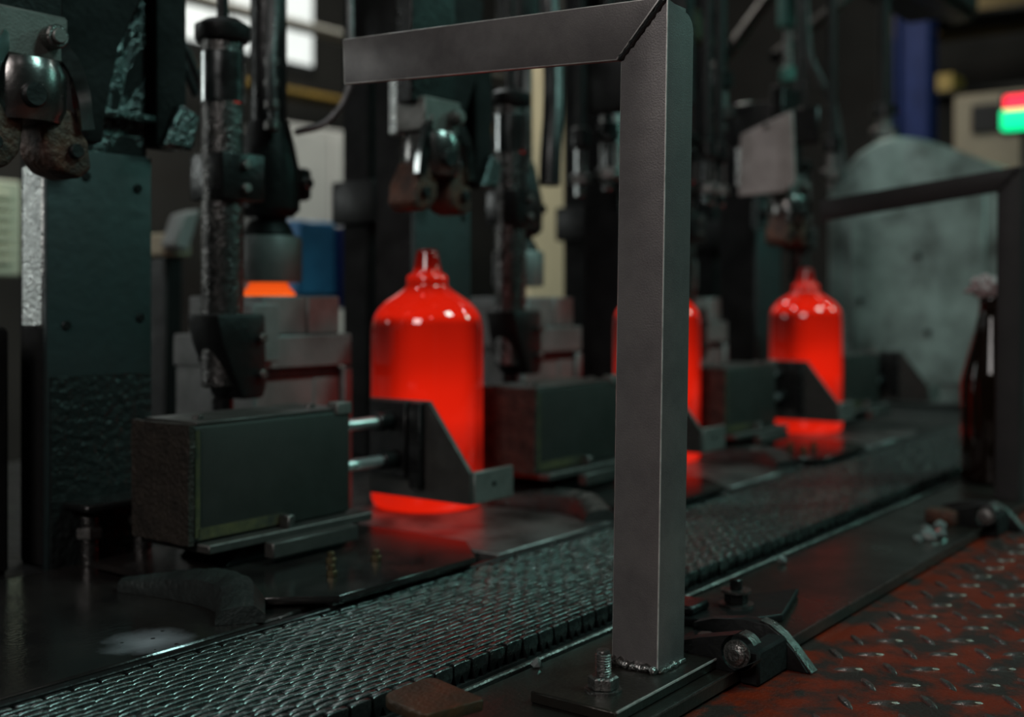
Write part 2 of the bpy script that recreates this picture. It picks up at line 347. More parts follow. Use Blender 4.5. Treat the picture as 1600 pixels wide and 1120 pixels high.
def pxof(x, y, z=-0.026):
    d = 0.8*x+0.6*y; l = 0.6*x-0.8*y
    return (800+1800*l/d, 470+(0.238-z)*1800/d, d) if d > 0.05 else (9e9, 9e9, d)
vis = []; rest = []
for s in spots:
    p = pxof(s[1], s[2]); (vis if -20 < p[0] < 1640 and p[1] < 1150 else rest).append((p[2], s))
vis.sort(); keep = [s for d, s in vis[:300]]; rest = [s for d, s in vis[300:]] + [s for d, s in rest]
for kind, x, y in keep:
    o = bpy.data.objects.new('tread_lug', (lugA, lugB)[kind]); col.objects.link(o); o.parent = tp
    o.location = Vector((x, y, -0.0262)) - W[tp.name]; o.rotation_euler.z = random.uniform(-0.03, 0.03)
bm = bmesh.new()
for kind, x, y in rest:
    t = bmesh.new(); t.from_mesh((lugA, lugB)[kind]); vs = {v.index: bm.verts.new(v.co + Vector((x, y, -0.0262))) for v in t.verts}
    for f in t.faces: bm.faces.new([vs[v.index] for v in f.verts])
    t.free()
far = finish('tread_lug_field', bm, 'lug_steel', tp); far['kind'] = 'stuff'

# ================================================================== silent chain conveyor
belt = thing('conveyor_chain', 'wide steel link chain conveyor running diagonally past the machine', 'conveyor', (1.5, 0.5625, -0.03))
LP = 0.0190; ROWS = 24; Y0, Y1 = 0.481, 0.645; RY = (Y1-Y0)/ROWS
def link_mesh(hl, th):
    lp = [(-hl, -0.0007), (-hl*0.85, -0.00022), (-hl*0.4, 0.0), (hl*0.4, 0.0), (hl*0.85, -0.00022), (hl, -0.0007), (hl-0.0002, -0.0075), (0.0052, -0.0150), (0.0034, -0.0148), (0.0, -0.0085), (-0.0034, -0.0148), (-0.0052, -0.0150), (-hl+0.0002, -0.0075)]
    bm = bmesh.new(); add_prism(bm, lp, 'Y', -th/2, th/2)
    bmesh.ops.recalc_face_normals(bm, faces=bm.faces)
    te = [e for e in bm.edges if all(v.co.z > -0.0012 for v in e.verts) and abs(e.verts[0].co.y-e.verts[1].co.y) < 1e-6]
    bevel(bm, 0.0010, 2, te)
    me = bpy.data.meshes.new('chain_link'); bm.to_mesh(me); bm.free(); me.materials.append(MATS['chain_steel'])
    me.polygons.foreach_set('use_smooth', [True]*len(me.polygons)); me.set_sharp_from_angle(angle=math.radians(48))
    return me
link_out = link_mesh(0.0083, 0.0046); link_in = link_mesh(0.0094, 0.0047)
allk = []
for i in range(-4, 200):
    for r in range(ROWS):
        x = i*LP + ((r*0.5+0.13*(r % 3)) % 1.0)*LP; y = Y0 + (r+0.5)*RY; p = pxof(x, y, 0)
        if not (-40 < p[0] < 1640 and p[1] < 1160 and x < 3.7): continue
        allk.append((p[2] - (0.25 if r == 0 else 0), x, y, r in (0, ROWS-1)))
allk.sort()
for d, x, y, oe in allk[:300]:
    o = bpy.data.objects.new('chain_link', link_out if oe else link_in); col.objects.link(o); o.parent = belt
    o.location = Vector((x, y, random.uniform(-0.0004, 0.0003))) - W[belt.name]; o.rotation_euler = (random.uniform(-0.09, 0.09), random.uniform(-0.02, 0.02), 0)
geo_ = {k: ([v.co.copy() for v in m_.vertices], [tuple(p.vertices) for p in m_.polygons]) for k, m_ in ((True, link_out), (False, link_in))}
V = []; Fc = []
for d, x, y, oe in allk[300:]:
    base_v, base_f = geo_[oe]
    off = len(V); mt = Matrix.Rotation(random.uniform(-0.09, 0.09), 3, 'X') @ Matrix.Rotation(random.uniform(-0.02, 0.02), 3, 'Y')
    dz = random.uniform(-0.0004, 0.0003)
    for c in base_v: q = mt @ c; V.append((q.x+x-1.5, q.y+y-0.5625, q.z+dz+0.03))
    for f in base_f: Fc.append(tuple(a+off for a in f))
me = bpy.data.meshes.new('chain_link_field'); me.from_pydata(V, [], Fc); me.materials.append(MATS['chain_steel'])
me.polygons.foreach_set('use_smooth', [True]*len(me.polygons)); me.set_sharp_from_angle(angle=math.radians(48))
o = bpy.data.objects.new('chain_link_field', me); col.objects.link(o); o.parent = belt; o['kind'] = 'stuff'; W[o.name] = W[belt.name]
box('chain_bed', (-0.5, 3.9), (0.482, 0.644), (-0.0318, -0.0152), 'chain_dark', belt, 0)
st = box('belt_edge_strip', (-0.5, 3.9), (0.6465, 0.654), (-0.031, 0.0005), 'oily_dark', None, 0.001)
tag(st, 'thin dark steel strip along the machine side of the conveyor chain', 'strip')

# ================================================================== angle iron guard brackets
def l_bar(name, corner, leg_a, leg_b, t, path_axis, a0, a1, parent, cut0=0.0, cut1=0.0):
    pass
def bracket(name, label, X, Yc, zt, leg, arm_len, arm_tilt, zbase, arm_h, base, am='angle_steel', em='worn_highlight_edge'):
    t = thing(name, label, 'bracket', (X, Yc, zbase), 'angle iron brackets over the conveyor')
    th = 0.0045
    # upright: L section, corner (X, Yc), legs along +Y (faces -X) and +X (faces -Y); rounded top on the -Y leg
    def edge_mat(o, idx=1):
        o.data.materials.append(MATS['worn_highlight_edge'])
    c = 0.0008; rr = 0.012
    prof = [(X, Yc+c, 1), (X+c*0.35, Yc+c*0.35, 1), (X+c, Yc, 0)]
    prof += [(X+leg-rr+rr*math.sin(a), Yc, 0) for a in [math.pi/2*k/6 for k in range(7)]]
    prof += [(X+leg-rr+rr*math.sin(a), Yc+th, 0) for a in [math.pi/2*k/6 for k in range(6, -1, -1)]]
    prof += [(X+th, Yc+th, 0), (X+th, Yc+leg, 0), (X+c, Yc+leg, 1), (X, Yc+leg-c, 0)]
    def ztop(x, y):
        if x > X+leg-rr: return zt-0.004-rr+math.sqrt(max(0, rr*rr-(x-X-leg+rr)**2))
        if x > X+th+1e-5: return zt-0.004*(x-X)/(leg-rr)
        return zt-arm_h*(y-Yc)/leg
    bm = bmesh.new()
    A = [bm.verts.new((x, y, zbase)) for x, y, e in prof]; B = [bm.verts.new((x, y, ztop(x, y))) for x, y, e in prof]; nn = len(prof)
    for k in range(nn):
        f = bm.faces.new((A[k], A[(k+1) % nn], B[(k+1) % nn], B[k])); f.material_index = 1 if prof[k][2] else 0
    bmesh.ops.triangulate(bm, faces=[bm.faces.new(A), bm.faces.new(B)])
    o = finish('upright', bm, [am, em], t, angle=30)
    # arm: vertical leg facing -X, horizontal leg on top, mitred end, tilted a little
    g = 0.0035
    bm = bmesh.new(); tl = math.tan(arm_tilt)
    yA, yB = Yc+leg+0.002, Yc+arm_len
    poly = [(yA+g*0.2, zt-arm_h+0.0005), (yB, zt-arm_h+arm_len*tl*0.98), (yB+0.002, zt+arm_len*tl), (Yc+g+0.001, zt+0.002)]
    add_prism(bm, poly, 'X', X-0.0004, X+th); bevel(bm, 0.0009, 2)
    o = finish('arm_leg', bm, [am, em], t); ew(o, 'end')
    bm = bmesh.new()
    vs = [bm.verts.new(c) for c in ((X+th, Yc+0.006, zt-th+0.001), (X+leg, Yc+0.006, zt-th+0.001), (X+leg, yB, zt-th+arm_len*tl), (X+th, yB, zt-th+arm_len*tl),
                                    (X+th, Yc+0.006, zt+0.0015), (X+leg, Yc+0.006, zt+0.0015), (X+leg, yB, zt+arm_len*tl), (X+th, yB, zt+arm_len*tl))]
    for f in ((0,1,2,3), (4,5,6,7), (0,1,5,4), (1,2,6,5), (2,3,7,6), (3,0,4,7)): bm.faces.new([vs[i] for i in f])
    o = finish('arm_flange', bm, am, t)
    # weld bead in the mitre
    a = Vector((X+0.0005, Yc+0.001, zt+0.001)); b = Vector((X+0.0005, Yc+leg+0.001, zt-arm_h))
    bead('mitre_weld', [a.lerp(b, i/18) for i in range(19)], 0.0026, 'oily_dark', t, 0.0006)
    if base:
        bead('foot_weld', [Vector((X-0.001+random.uniform(-0.001, 0.001), Yc+leg*(1-i/14), zbase+0.001+random.uniform(0, 0.0022))) for i in range(15)], 0.0036, 'weld', t, 0.0016)
        bead('foot_weld', [Vector((X+leg*(i/14), Yc-0.001, zbase+0.0008)) for i in range(15)], 0.0028, 'weld', t, 0.001)
    return t
def ew(o, which=None):
    """bevelled edge faces are rubbed bare: second slot"""
    me = o.data
    areas = [(p.area, p.index) for p in me.polygons]
    for p in me.polygons:
        n = p.normal
        if max(abs(n.x), abs(n.y), abs(n.z)) < 0.985 and (abs(n.x) > 0.2) and p.area < 0.0016: p.material_index = 1
def bead(name, pts, r, mat, parent, jit):
    bm = bmesh.new(); seg = 8; rings = []
    for i, p in enumerate(pts):
        tdir = (pts[min(i+1, len(pts)-1)] - pts[max(i-1, 0)]).normalized(); s = tdir.orthogonal().normalized(); u = tdir.cross(s)
        rr = r*(0.75+0.25*(i % 2)) + random.uniform(-jit, jit)
        if i in (0, len(pts)-1): rr *= 0.5
        rings.append([bm.verts.new(p + (s*math.cos(2*math.pi*k/seg) + u*math.sin(2*math.pi*k/seg))*rr) for k in range(seg)])
    for p, q in zip(rings, rings[1:]):
        for i in range(seg): bm.faces.new((p[i], p[(i+1) % seg], q[(i+1) % seg], q[i]))
    bm.faces.new(rings[0]); bm.faces.new(rings[-1])
    return finish(name, bm, mat, parent, angle=80)

br1 = bracket('angle_bracket', 'tall angle iron bracket standing in the foreground with arm over the chain', 0.660, 0.376, 0.4345, 0.0355, 0.295, math.radians(1.75), -0.006, 0.0365, True)
br1.rotation_euler.x = math.radians(1.0)
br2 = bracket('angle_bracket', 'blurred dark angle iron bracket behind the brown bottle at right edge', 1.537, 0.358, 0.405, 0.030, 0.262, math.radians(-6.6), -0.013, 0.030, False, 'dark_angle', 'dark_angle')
br2.rotation_euler.x = math.radians(0.6)
# foot plate with stud of the front bracket
fp = thing('bracket_foot_plate', 'flat steel foot plate welded under the foreground bracket with threaded stud', 'plate', (0.648, 0.39, -0.0138))
box('plate', (0.584, 0.714), (0.361, 0.424), (-0.0138, -0.0062), 'rail_plate_steel', fp, 0.001)
box('front_edge_highlight', (0.585, 0.7135), (0.3603, 0.3613), (-0.0072, -0.0061), 'worn_highlight_edge', fp, 0)  # light strip painted as the highlight along the front edge
sx, sy = 0.612, 0.3875
lathe('washer', (sx, sy, -0.0062), [(0.0118, 0), (0.0118, 0.0018), (0.005, 0.0018)], 'bolt_steel', fp)
hexa('nut', (sx, sy, -0.0044), 0.0098, 0.008, 'bolt_steel', fp)
prof = [(0.0046, 0)]
for i in range(14): prof += [(0.0052, 0.0005+i*0.0016), (0.0043, 0.0013+i*0.0016)]
prof += [(0.0040, 0.0245), (0.0, 0.0246)]
lathe('stud', (sx, sy, -0.005), prof, 'bolt_steel', fp, seg=20)

# rusty tab lying over the chain edge in front
bm = bmesh.new()
poly = []
for cx, cy, r, a0 in ((0.500, 0.452, 0.012, 90), (0.487, 0.424, 0.004, 180), (0.519, 0.415, 0.004, 270), (0.5265, 0.457, 0.007, 0)):
    poly += [(cx+r*math.cos(math.radians(a0+t)), cy+r*math.sin(math.radians(a0+t))) for t in (0, 22, 45, 68, 90)]
add_prism(bm, poly, 'Z', 0.002, 0.0085); bevel(bm, 0.0007, 1)
tb = finish('tab_plate', bm, 'rust_plate', None)
tag(tb, 'rusty brown rounded steel tab beside the chain edge at the bottom', 'plate')
o = rod('support_post', (0.515, 0.436, -0.0135), (0.515, 0.436, 0.002), 0.007, 'oily_dark', tb)

# ------------------------------------------------------------------ floor plate hinges at the rail edge
def hinge(name, label, dx, rusty=False):
    t = thing(name, label, 'hinge', (0.74+dx, 0.36, -0.014), 'hinges along the rail edge')
    m = 'oily_dark'
    # near ear: rounded strap around the pin
    poly = [(0.405, -0.0135), (0.405, -0.004), (0.372, 0.006), (0.350, 0.0115)] + [(0.345+0.0125*math.cos(a), 0.0+0.0125*math.sin(a)) for a in [math.radians(80-k*20) for k in range(13)]] + [(0.349, -0.0135)]
    poly = [(y, z) for y, z in poly]
    prism('ear', poly, 'X', 0.714+dx, 0.728+dx, 'oily_black', t, 0.0014, 2)
    w_ = [(0.345+0.0125*math.cos(a), 0.0125*math.sin(a)) for a in [math.radians(150-k*15) for k in range(5)]]
    prism('bend_highlight', w_ + [(0.345+(y-0.345)*1.05, z*1.05) for y, z in reversed(w_)], 'X', 0.7155+dx, 0.7265+dx, 'bolt_steel', t, 0)  # pale band laid in as the highlight on the bend
    lathe('pin_head', (0.714+dx, 0.345, 0.0), [(0.0095, 0), (0.0095, -0.002), (0.0070, -0.002), (0.0070, -0.0045), (0.004, -0.0055), (0.004, -0.0065), (0, -0.0065)], 'bolt_steel', t, 'X', 24)
    box('barrel', (0.728+dx, 0.776+dx), (0.336, 0.351), (-0.0255, -0.001), 'soot_black', t, 0.002)
    # far ear: claw bent down onto the tread plate
    c = [(0.412, -0.0135), (0.412, -0.004), (0.395, 0.0015), (0.372, 0.0055), (0.352, 0.0045), (0.341, -0.002), (0.331, -0.012), (0.3195, -0.0255),
         (0.3495, -0.0255), (0.3495, -0.0135)]
    prism('claw', c, 'X', 0.776+dx, 0.788+dx, 'oily_black', t, 0.0012, 2)
    e_ = [(0.358, 0.0058), (0.350, 0.0036), (0.341, -0.0020), (0.331, -0.0120), (0.3190, -0.0255)]
    prism('worn_highlight_edge', e_ + [(y-0.0006, z+0.0007) for y, z in reversed(e_)], 'X', 0.7768+dx, 0.7872+dx, 'bolt_steel', t, 0)  # light on the claw's upper edge, drawn as a paler strip
    box('leaf', (0.728+dx, 0.776+dx), (0.352, 0.41), (-0.0138, -0.0085), 'rust_plate' if rusty else m, t, 0.0012)
    hexa('bolt', (0.752+dx, 0.388, -0.0085), 0.0065, 0.006, 'bolt_steel', t)
    return t
hinge('floor_hinge', 'oily black steel hinge with round pin beside the foreground bracket foot', 0.0)
h2 = hinge('floor_hinge', 'rusty hinge on the rail edge in front of the brown bottle', 0.62, True)
box('rust_block', (1.325, 1.352), (0.375, 0.41), (-0.0136, 0.002), 'rust_jaw', h2, 0.003, 2)
# clamp plate with stacked nut behind the upright
cp = thing('clamp_plate', 'low black clamp plate with bolt and washers behind the bracket upright', 'plate', (0.86, 0.41, -0.0138))
prism('plate', [(0.79, 0.452), (0.83, 0.458), (0.935, 0.395), (0.85, 0.372), (0.80, 0.40)], 'Z', -0.0138, -0.0075, 'oily_black', cp, 0.001)
lathe('washer', (0.852, 0.413, -0.0075), [(0.014, 0), (0.014, 0.002), (0.006, 0.002)], 'bolt_steel', cp)
hexa('nut', (0.852, 0.413, -0.0055), 0.0095, 0.009, 'oily_dark', cp)
lathe('upper_washer', (0.852, 0.413, 0.0035), [(0.012, 0), (0.012, 0.002), (0.005, 0.002)], 'bolt_steel', cp)
rod('stud', (0.852, 0.413, 0.0055), (0.852, 0.413, 0.014), 0.005, 'oily_dark', cp)
box('bar', (0.80, 0.83), (0.425, 0.448), (-0.0075, 0.0), 'oily_dark', cp, 0.002)
# small loose bits on the rail plate: nuts and glass crumbs
def crumb(name, x, y, s, label, mat, z=-0.014):
    bm = bmesh.new(); bmesh.ops.create_icosphere(bm, subdivisions=1, radius=s)
    for v in bm.verts: v.co = Vector((v.co.x*random.uniform(0.6, 1.3), v.co.y*random.uniform(0.6, 1.3), max(v.co.z*random.uniform(0.5, 1.0), -s*0.55)))
    zmin = min(v.co.z for v in bm.verts)
    bmesh.ops.translate(bm, verts=bm.verts, vec=(x, y, z-zmin)); o = finish(name, bm, mat, None, smooth=False)
    return tag(o, label, 'glass shard', 'glass crumbs on the rail plate')
for x, y, s in ((1.235, 0.378, 0.009), (1.252, 0.386, 0.007), (1.222, 0.384, 0.006), (1.262, 0.372, 0.0065), (1.295, 0.384, 0.008), (1.278, 0.392, 0.006)):
    crumb('glass_crumb', x, y, s, 'shiny glass crumb in the little heap near the rusty hinge', 'glass_shard')
crumb('glass_crumb', 1.04, 0.456, 0.006, 'single shiny crumb at the chain edge right of the upright', 'glass_shard')
crumb('glass_crumb', 0.962, 0.206, 0.004, 'tiny yellowish glass crumb lying alone on the red tread plate', 'glass_shard', -0.026)
crumb('glass_crumb', 0.645, 0.462, 0.005, 'shiny crumb on the rail left of the bracket foot', 'glass_shard')

# ================================================================== machine sections
def arc_guide(dx, label):
    path = smooth_path([(0.563, 0.822, 0), (0.578, 0.785, 0), (0.588, 0.742, 0), (0.582, 0.700, 0), (0.556, 0.666, 0)], 10); n = len(path)
    bm = bmesh.new(); rings = []
    for i, p in enumerate(path):
        t = i/(n-1); tn = (path[min(i+1, n-1)]-path[max(i-1, 0)]).normalized(); sd = Vector((tn.y, -tn.x, 0))
        wd = 0.006+0.012*min(1, t*2.2); h = (0.010+0.014*min(1, t*2.0))*(1-0.45*max(0, (t-0.75)/0.25))
        p = p+Vector((dx, 0, 0.0012))
        jit = lambda: Vector((0, 0, random.uniform(-0.0006, 0.0006)))
        rings.append([bm.verts.new(q) for q in (p-sd*wd, p-sd*wd+Vector((0, 0, h*0.45)), p-sd*wd*0.55+Vector((0, 0, h*0.95))+jit(), p+sd*wd*0.1+Vector((0, 0, h))+jit(), p+sd*wd*0.75+Vector((0, 0, h*0.75))+jit(), p+sd*wd+Vector((0, 0, h*0.3)), p+sd*wd)])
    for a, b in zip(rings, rings[1:]):
        for k in range(7): bm.faces.new((a[k], a[(k+1) % 7], b[(k+1) % 7], b[k]))
    bm.faces.new(rings[0]); bm.faces.new(rings[-1])
    return tag(finish('arc_guide', bm, 'arc_iron', None, angle=40), label, 'guide rail', 'curved guides on the dead plates')
a0 = arc_guide(0, 'nearest curved black iron guide bending down to the chain at lower left')
dup(a0, PITCH, 'curved iron guide on the steel plate right of the large glowing bottle')
dup(a0, 2*PITCH, 'curved iron guide behind the foreground upright, far along the chain')

# dead plates (bright steel slides where the bottles stand)
def dead_plate(dx, label, mat='dead_plate_grey'):
    t = prism('dead_plate', [(0.378+dx, 0.658), (0.60+dx, 0.658), (0.675+dx, 0.672), (0.685+dx, 0.935), (0.378+dx, 0.935)] if True else [], 'Z', -0.0118, 0.001, mat, None, 0.0015)
    return tag(t, label, 'dead plate', 'dead plates between machine and chain')
def reflection_plate():  # pale patch painted in as a lamp reflection on the plate
    m = M('reflection_gloss', (0.016, 0.014, 0.014), (0.028, 0.024, 0.022), 0.3, 0.12, 0.24, scale=18, bump=0.04, bscale=240)
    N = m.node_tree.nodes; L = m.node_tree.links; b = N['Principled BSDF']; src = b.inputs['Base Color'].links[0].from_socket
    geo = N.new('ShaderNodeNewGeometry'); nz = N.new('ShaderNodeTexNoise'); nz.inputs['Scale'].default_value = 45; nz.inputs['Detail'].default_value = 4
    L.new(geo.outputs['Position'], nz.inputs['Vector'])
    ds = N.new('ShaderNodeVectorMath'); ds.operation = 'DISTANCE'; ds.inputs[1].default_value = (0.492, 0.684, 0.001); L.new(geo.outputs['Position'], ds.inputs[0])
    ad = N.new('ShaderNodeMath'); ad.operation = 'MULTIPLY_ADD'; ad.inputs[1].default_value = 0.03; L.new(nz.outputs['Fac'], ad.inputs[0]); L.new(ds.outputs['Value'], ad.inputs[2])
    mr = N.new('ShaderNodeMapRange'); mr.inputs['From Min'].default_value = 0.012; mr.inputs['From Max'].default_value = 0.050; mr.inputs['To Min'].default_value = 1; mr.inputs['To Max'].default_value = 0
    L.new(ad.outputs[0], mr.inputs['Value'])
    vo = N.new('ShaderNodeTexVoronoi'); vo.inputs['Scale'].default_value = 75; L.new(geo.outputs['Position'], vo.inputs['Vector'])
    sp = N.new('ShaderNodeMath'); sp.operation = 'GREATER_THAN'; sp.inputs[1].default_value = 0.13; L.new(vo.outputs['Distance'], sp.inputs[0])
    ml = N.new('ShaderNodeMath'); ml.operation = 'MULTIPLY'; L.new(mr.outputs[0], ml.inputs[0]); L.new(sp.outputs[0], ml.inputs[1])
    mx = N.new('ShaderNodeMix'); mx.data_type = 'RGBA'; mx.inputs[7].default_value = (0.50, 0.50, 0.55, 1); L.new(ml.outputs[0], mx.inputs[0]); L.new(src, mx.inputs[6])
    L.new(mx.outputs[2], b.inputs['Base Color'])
reflection_plate()
dead_plate(-0.012, 'smooth dark dead plate at lower left with a pale painted reflection', 'reflection_gloss')
dead_plate(PITCH-0.012, 'worn grey steel dead plate under the large glowing bottle')
dead_plate(2*PITCH-0.012, 'steel dead plate under the glowing bottle half hidden by the upright')
dead_plate(3*PITCH-0.012, 'steel dead plate under the farthest glowing bottle')

def cover_plate(dx, label):
    t = thing('cover_plate', label, 'plate', (0.70+dx, 0.78, 0.0012), 'black cover plates below the pushers')
    prism('plate', [(0.585+dx, 0.69), (0.632+dx, 0.640), (0.800+dx, 0.640), (0.848+dx, 0.690), (0.848+dx, 0.90), (0.585+dx, 0.90)], 'Z', 0.0045, 0.0105, 'black_gloss', t, 0.0008)
    box('spacer', (0.62+dx, 0.835+dx), (0.665, 0.89), (0.0012, 0.0045), 'oily_black', t, 0)
    box('edge_strip', (0.63+dx, 0.775+dx), (0.6465, 0.657), (0.0012, 0.0044), 'bolt_steel', t, 0.0006)
    for bx, by in ((0.672, 0.690), (0.735, 0.700), (0.705, 0.725)):
        b = hexa('bolt', (bx+dx, by, 0.0105), 0.0048, 0.005, 'brass_bolt', t)
        rod('shank', (bx+dx, by, 0.0155), (bx+dx, by, 0.0205), 0.003, 'brass_bolt', b)
    return t
c0 = cover_plate(0, 'glossy black cover plate with small bolts below the nearest pusher')
dup(c0, PITCH, 'black cover plate below the second pusher left of the upright')
dup(c0, 2*PITCH, 'black cover plate below the third pusher right of the upright')

# pushers -----------------------------------------------------------------------------------
def pusher(label):
    t = thing('pusher', label, 'pusher', (0.70, 0.82, 0.0108), 'pneumatic pushers at the dead plates')
    body = box('body', (0.606, 0.791), (0.787, 0.862), (0.036, 0.1335), 'pusher_steel', t, 0.003, 2)
    bm = bmesh.new(); add_box(bm, (0.6015, 0.607), (0.785, 0.864), (0.0345, 0.135))
    bmesh.ops.subdivide_edges(bm, edges=list(bm.edges), cuts=5, use_grid_fill=True)
    for v in bm.verts: v.co += Vector((noise.noise(v.co*160), noise.noise(v.co*160+Vector((9, 1, 2))), noise.noise(v.co*160+Vector((3, 7, 5)))))*0.0014
    finish('end_cap', bm, 'pusher_end', body, angle=50)
    box('grime_band', (0.612, 0.706), (0.7862, 0.7872), (0.038, 0.0475), 'olive_grime', body, 0)
    box('grime_edge', (0.609, 0.614), (0.7862, 0.7872), (0.04, 0.13), 'olive_grime', body, 0)
    box('top_cover', (0.612, 0.786), (0.789, 0.860), (0.1335, 0.1365), 'push_steel', body, 0.0008)
    box('corner_lug', (0.772, 0.7912), (0.785, 0.80), (0.130, 0.1415), 'finger_steel', body, 0.001)
    for bx in (0.63, 0.76): hexa('bolt', (bx, 0.81, 0.1365), 0.005, 0.004, 'bolt_steel', body)
    # slide ledges and foot under the body
    ba = box('slide_ledge', (0.612, 0.806), (0.772, 0.866), (0.0275, 0.0352), 'push_steel', t, 0.0012)
    box('stop', (0.700, 0.708), (0.773, 0.786), (0.0352, 0.047), 'bolt_steel', ba, 0.001)
    box('slide_bar', (0.668, 0.772), (0.757, 0.769), (0.016, 0.030), 'push_steel', t, 0.0012)
    box('highlight_line', (0.6125, 0.8055), (0.7717, 0.7724), (0.0345, 0.0353), 'worn_highlight_edge', ba, 0)  # ledge highlight, built as a thin bright strip
    prism('foot', [(0.640, 0.0108), (0.790, 0.0108), (0.765, 0.0272), (0.66, 0.0272)], 'Y', 0.785, 0.85, 'oily_black', t, 0.001)
    # rods
    for z, y, xe in ((0.1135, 0.822, 0.884), (0.0745, 0.815, 0.884)):
        r = rod('rod', (0.789, y, z), (xe, y, z), 0.0058, 'rod_steel', t)
        rod('collar', (0.862, y, z), (0.886, y, z), 0.0095, 'oily_dark', r)
    # push plate: upright plate with sloping front wing, clamp bar and finger along the chain
    pl = prism('push_plate', [(0.86, 0.034), (0.86, 0.135), (0.777, 0.135), (0.722, 0.066), (0.722, 0.034)], 'X', 0.893, 0.899, 'push_steel', t, 0.0008)
    box('clamp_bar', (0.884, 0.893), (0.781, 0.797), (0.045, 0.1335), 'oily_dark', pl, 0.001)
    box('back_block', (0.884, 0.893), (0.801, 0.852), (0.055, 0.1335), 'oily_black', pl, 0.001)
    box('finger', (0.8985, 0.964), (0.7205, 0.7265), (0.034, 0.0665), 'finger_steel', pl, 0.0012)
    rod('rivet', (0.93, 0.7207, 0.052), (0.93, 0.7195, 0.052), 0.003, 'oily_black', pl)
    return t
p0 = pusher('large nearest pusher box with two chrome rods in front of glowing bottle')
dup(p0, PITCH, 'second pusher box just left of the foreground upright, lit red on one end')
dup(p0, 2*PITCH, 'third pusher box right of the upright, in front of the farthest glowing bottle')
dup(p0, 3*PITCH, 'farthest pusher in the shadow below the grey arched guard')

# columns -----------------------------------------------------------------------------------
def column(label):
    t = thing('section_column', label, 'column', (0.626, 0.97, -0.0118), 'upright plates between the machine sections')
    pl = box('face_plate', (0.571, 0.681), (0.945, 0.952), (-0.0118, 0.376), 'teal_plate', t, 0.002, 2)
    for x, z in ((0.59, 0.216), (0.668, 0.222), (0.61, 0.352), (0.665, 0.345)): rod('bolt', (x, 0.945, z), (x, 0.9435, z), 0.0045, 'oily_dark', pl)
    bm = bmesh.new(); add_box(bm, (0.574, 0.679), (0.943, 0.9455), (-0.005, 0.17))
    bmesh.ops.subdivide_edges(bm, edges=list(bm.edges), cuts=14, use_grid_fill=True)
    for v in bm.verts:
        if v.co.y < 0.944: v.co.y -= 0.001 + 0.004*max(0, noise.noise(v.co*70)) * max(0, 1-(v.co.z+0.005)/0.19) - 0.0016*(v.co.z/0.17)
    finish('grease_crust', bm, 'greasy_plate', pl, angle=80)
    box('core', (0.600, 0.679), (0.9521, 1.04), (-0.0118, 0.60), 'soot_black', t, 0.002)
    bm = bmesh.new(); add_box(bm, (0.592, 0.679), (0.9515, 0.966), (0.376, 0.62))
    bmesh.ops.subdivide_edges(bm, edges=list(bm.edges), cuts=12, use_grid_fill=True)
    for v in bm.verts: v.co += Vector((0, noise.noise(v.co*90), 0))*0.0035
    finish('upper_casting', bm, 'wet_casting', t, angle=80)
    box('ledge', (0.592, 0.684), (0.938, 0.955), (0.408, 0.416), 'wet_casting', t, 0.002, 2)
    box('side_flange', (0.679, 0.716), (0.935, 0.965), (0.386, 0.60), 'soot_black', t, 0.006, 2)
    prism('flange_ear', [(0.680, 0.385), (0.716, 0.385), (0.724, 0.42), (0.70, 0.43)], 'Y', 0.925, 0.94, 'wet_casting', t, 0.003)
    # fittings at the foot
    for x, z, r in ((0.60, 0.045, 0.008), (0.655, 0.05, 0.009)):
        f = rod('pipe_fitting', (x, 0.925, -0.0118), (x, 0.925, z), r, 'shaft_steel', t); hexa('nut', (x, 0.925, z-0.02), r*1.5, 0.01, 'bolt_steel', f)
    box('foot_ledge', (0.585, 0.69), (0.905, 0.945), (0.051, 0.058), 'oily_dark', t, 0.002)
    return t
k0 = column('big dark teal steel column plate at left with wet upper casting')
k1 = dup(k0, PITCH, 'column plate directly behind the large glowing bottle')
k2 = dup(k0, 2*PITCH, 'column plate hidden behind the foreground bracket upright')
k3 = dup(k0, 3*PITCH, 'dark column plate just left of the farthest glowing bottle')
def web(parent, dx, z0, z1): return box('lit_side_web', (0.574+dx, 0.5995+dx), (0.957, 0.992), (z0, z1), 'web_reflection_steel', parent, 0.002)  # bright web piece, only over the span where reflected light shows
web(k0, 0, 0.214, 0.362); web(k1, PITCH, 0.446, 0.62); web(k2, 2*PITCH, 0.43, 0.62); web(k3, 3*PITCH, 0.46, 0.62)

vb = thing('valve_block', 'black valve block at the left edge behind the lower left plate', 'valve block', (0.48, 1.1, -0.0118))
box('block', (0.30, 0.568), (1.0, 1.22), (-0.0118, 0.214), 'soot_black', vb, 0.004)
box('cap', (0.32, 0.55), (1.01, 1.2), (0.214, 0.222), 'oily_dark', vb, 0.002)
for x in (0.36, 0.42, 0.48): rod('port', (x, 1.0, 0.12), (x, 0.985, 0.12), 0.012, 'oily_black', vb)

# hanging drive lever in front of the column head
def lever(label):
    t = prism('drive_lever', [(0.545, 0.62), (0.660, 0.62), (0.645, 0.515), (0.612, 0.468), (0.603, 0.43), (0.603, 0.3775), (0.582, 0.3775), (0.578, 0.43), (0.556, 0.47), (0.545, 0.52)], 'Y', 0.905, 0.937, 'soot_black', None, 0.005, 2)
    return tag(t, label, 'lever', 'drive levers at the column heads')
l0 = lever('black tapered lever hanging in front of the left column head')
dup(l0, PITCH, 'black tapered lever hanging behind the second take-out head')

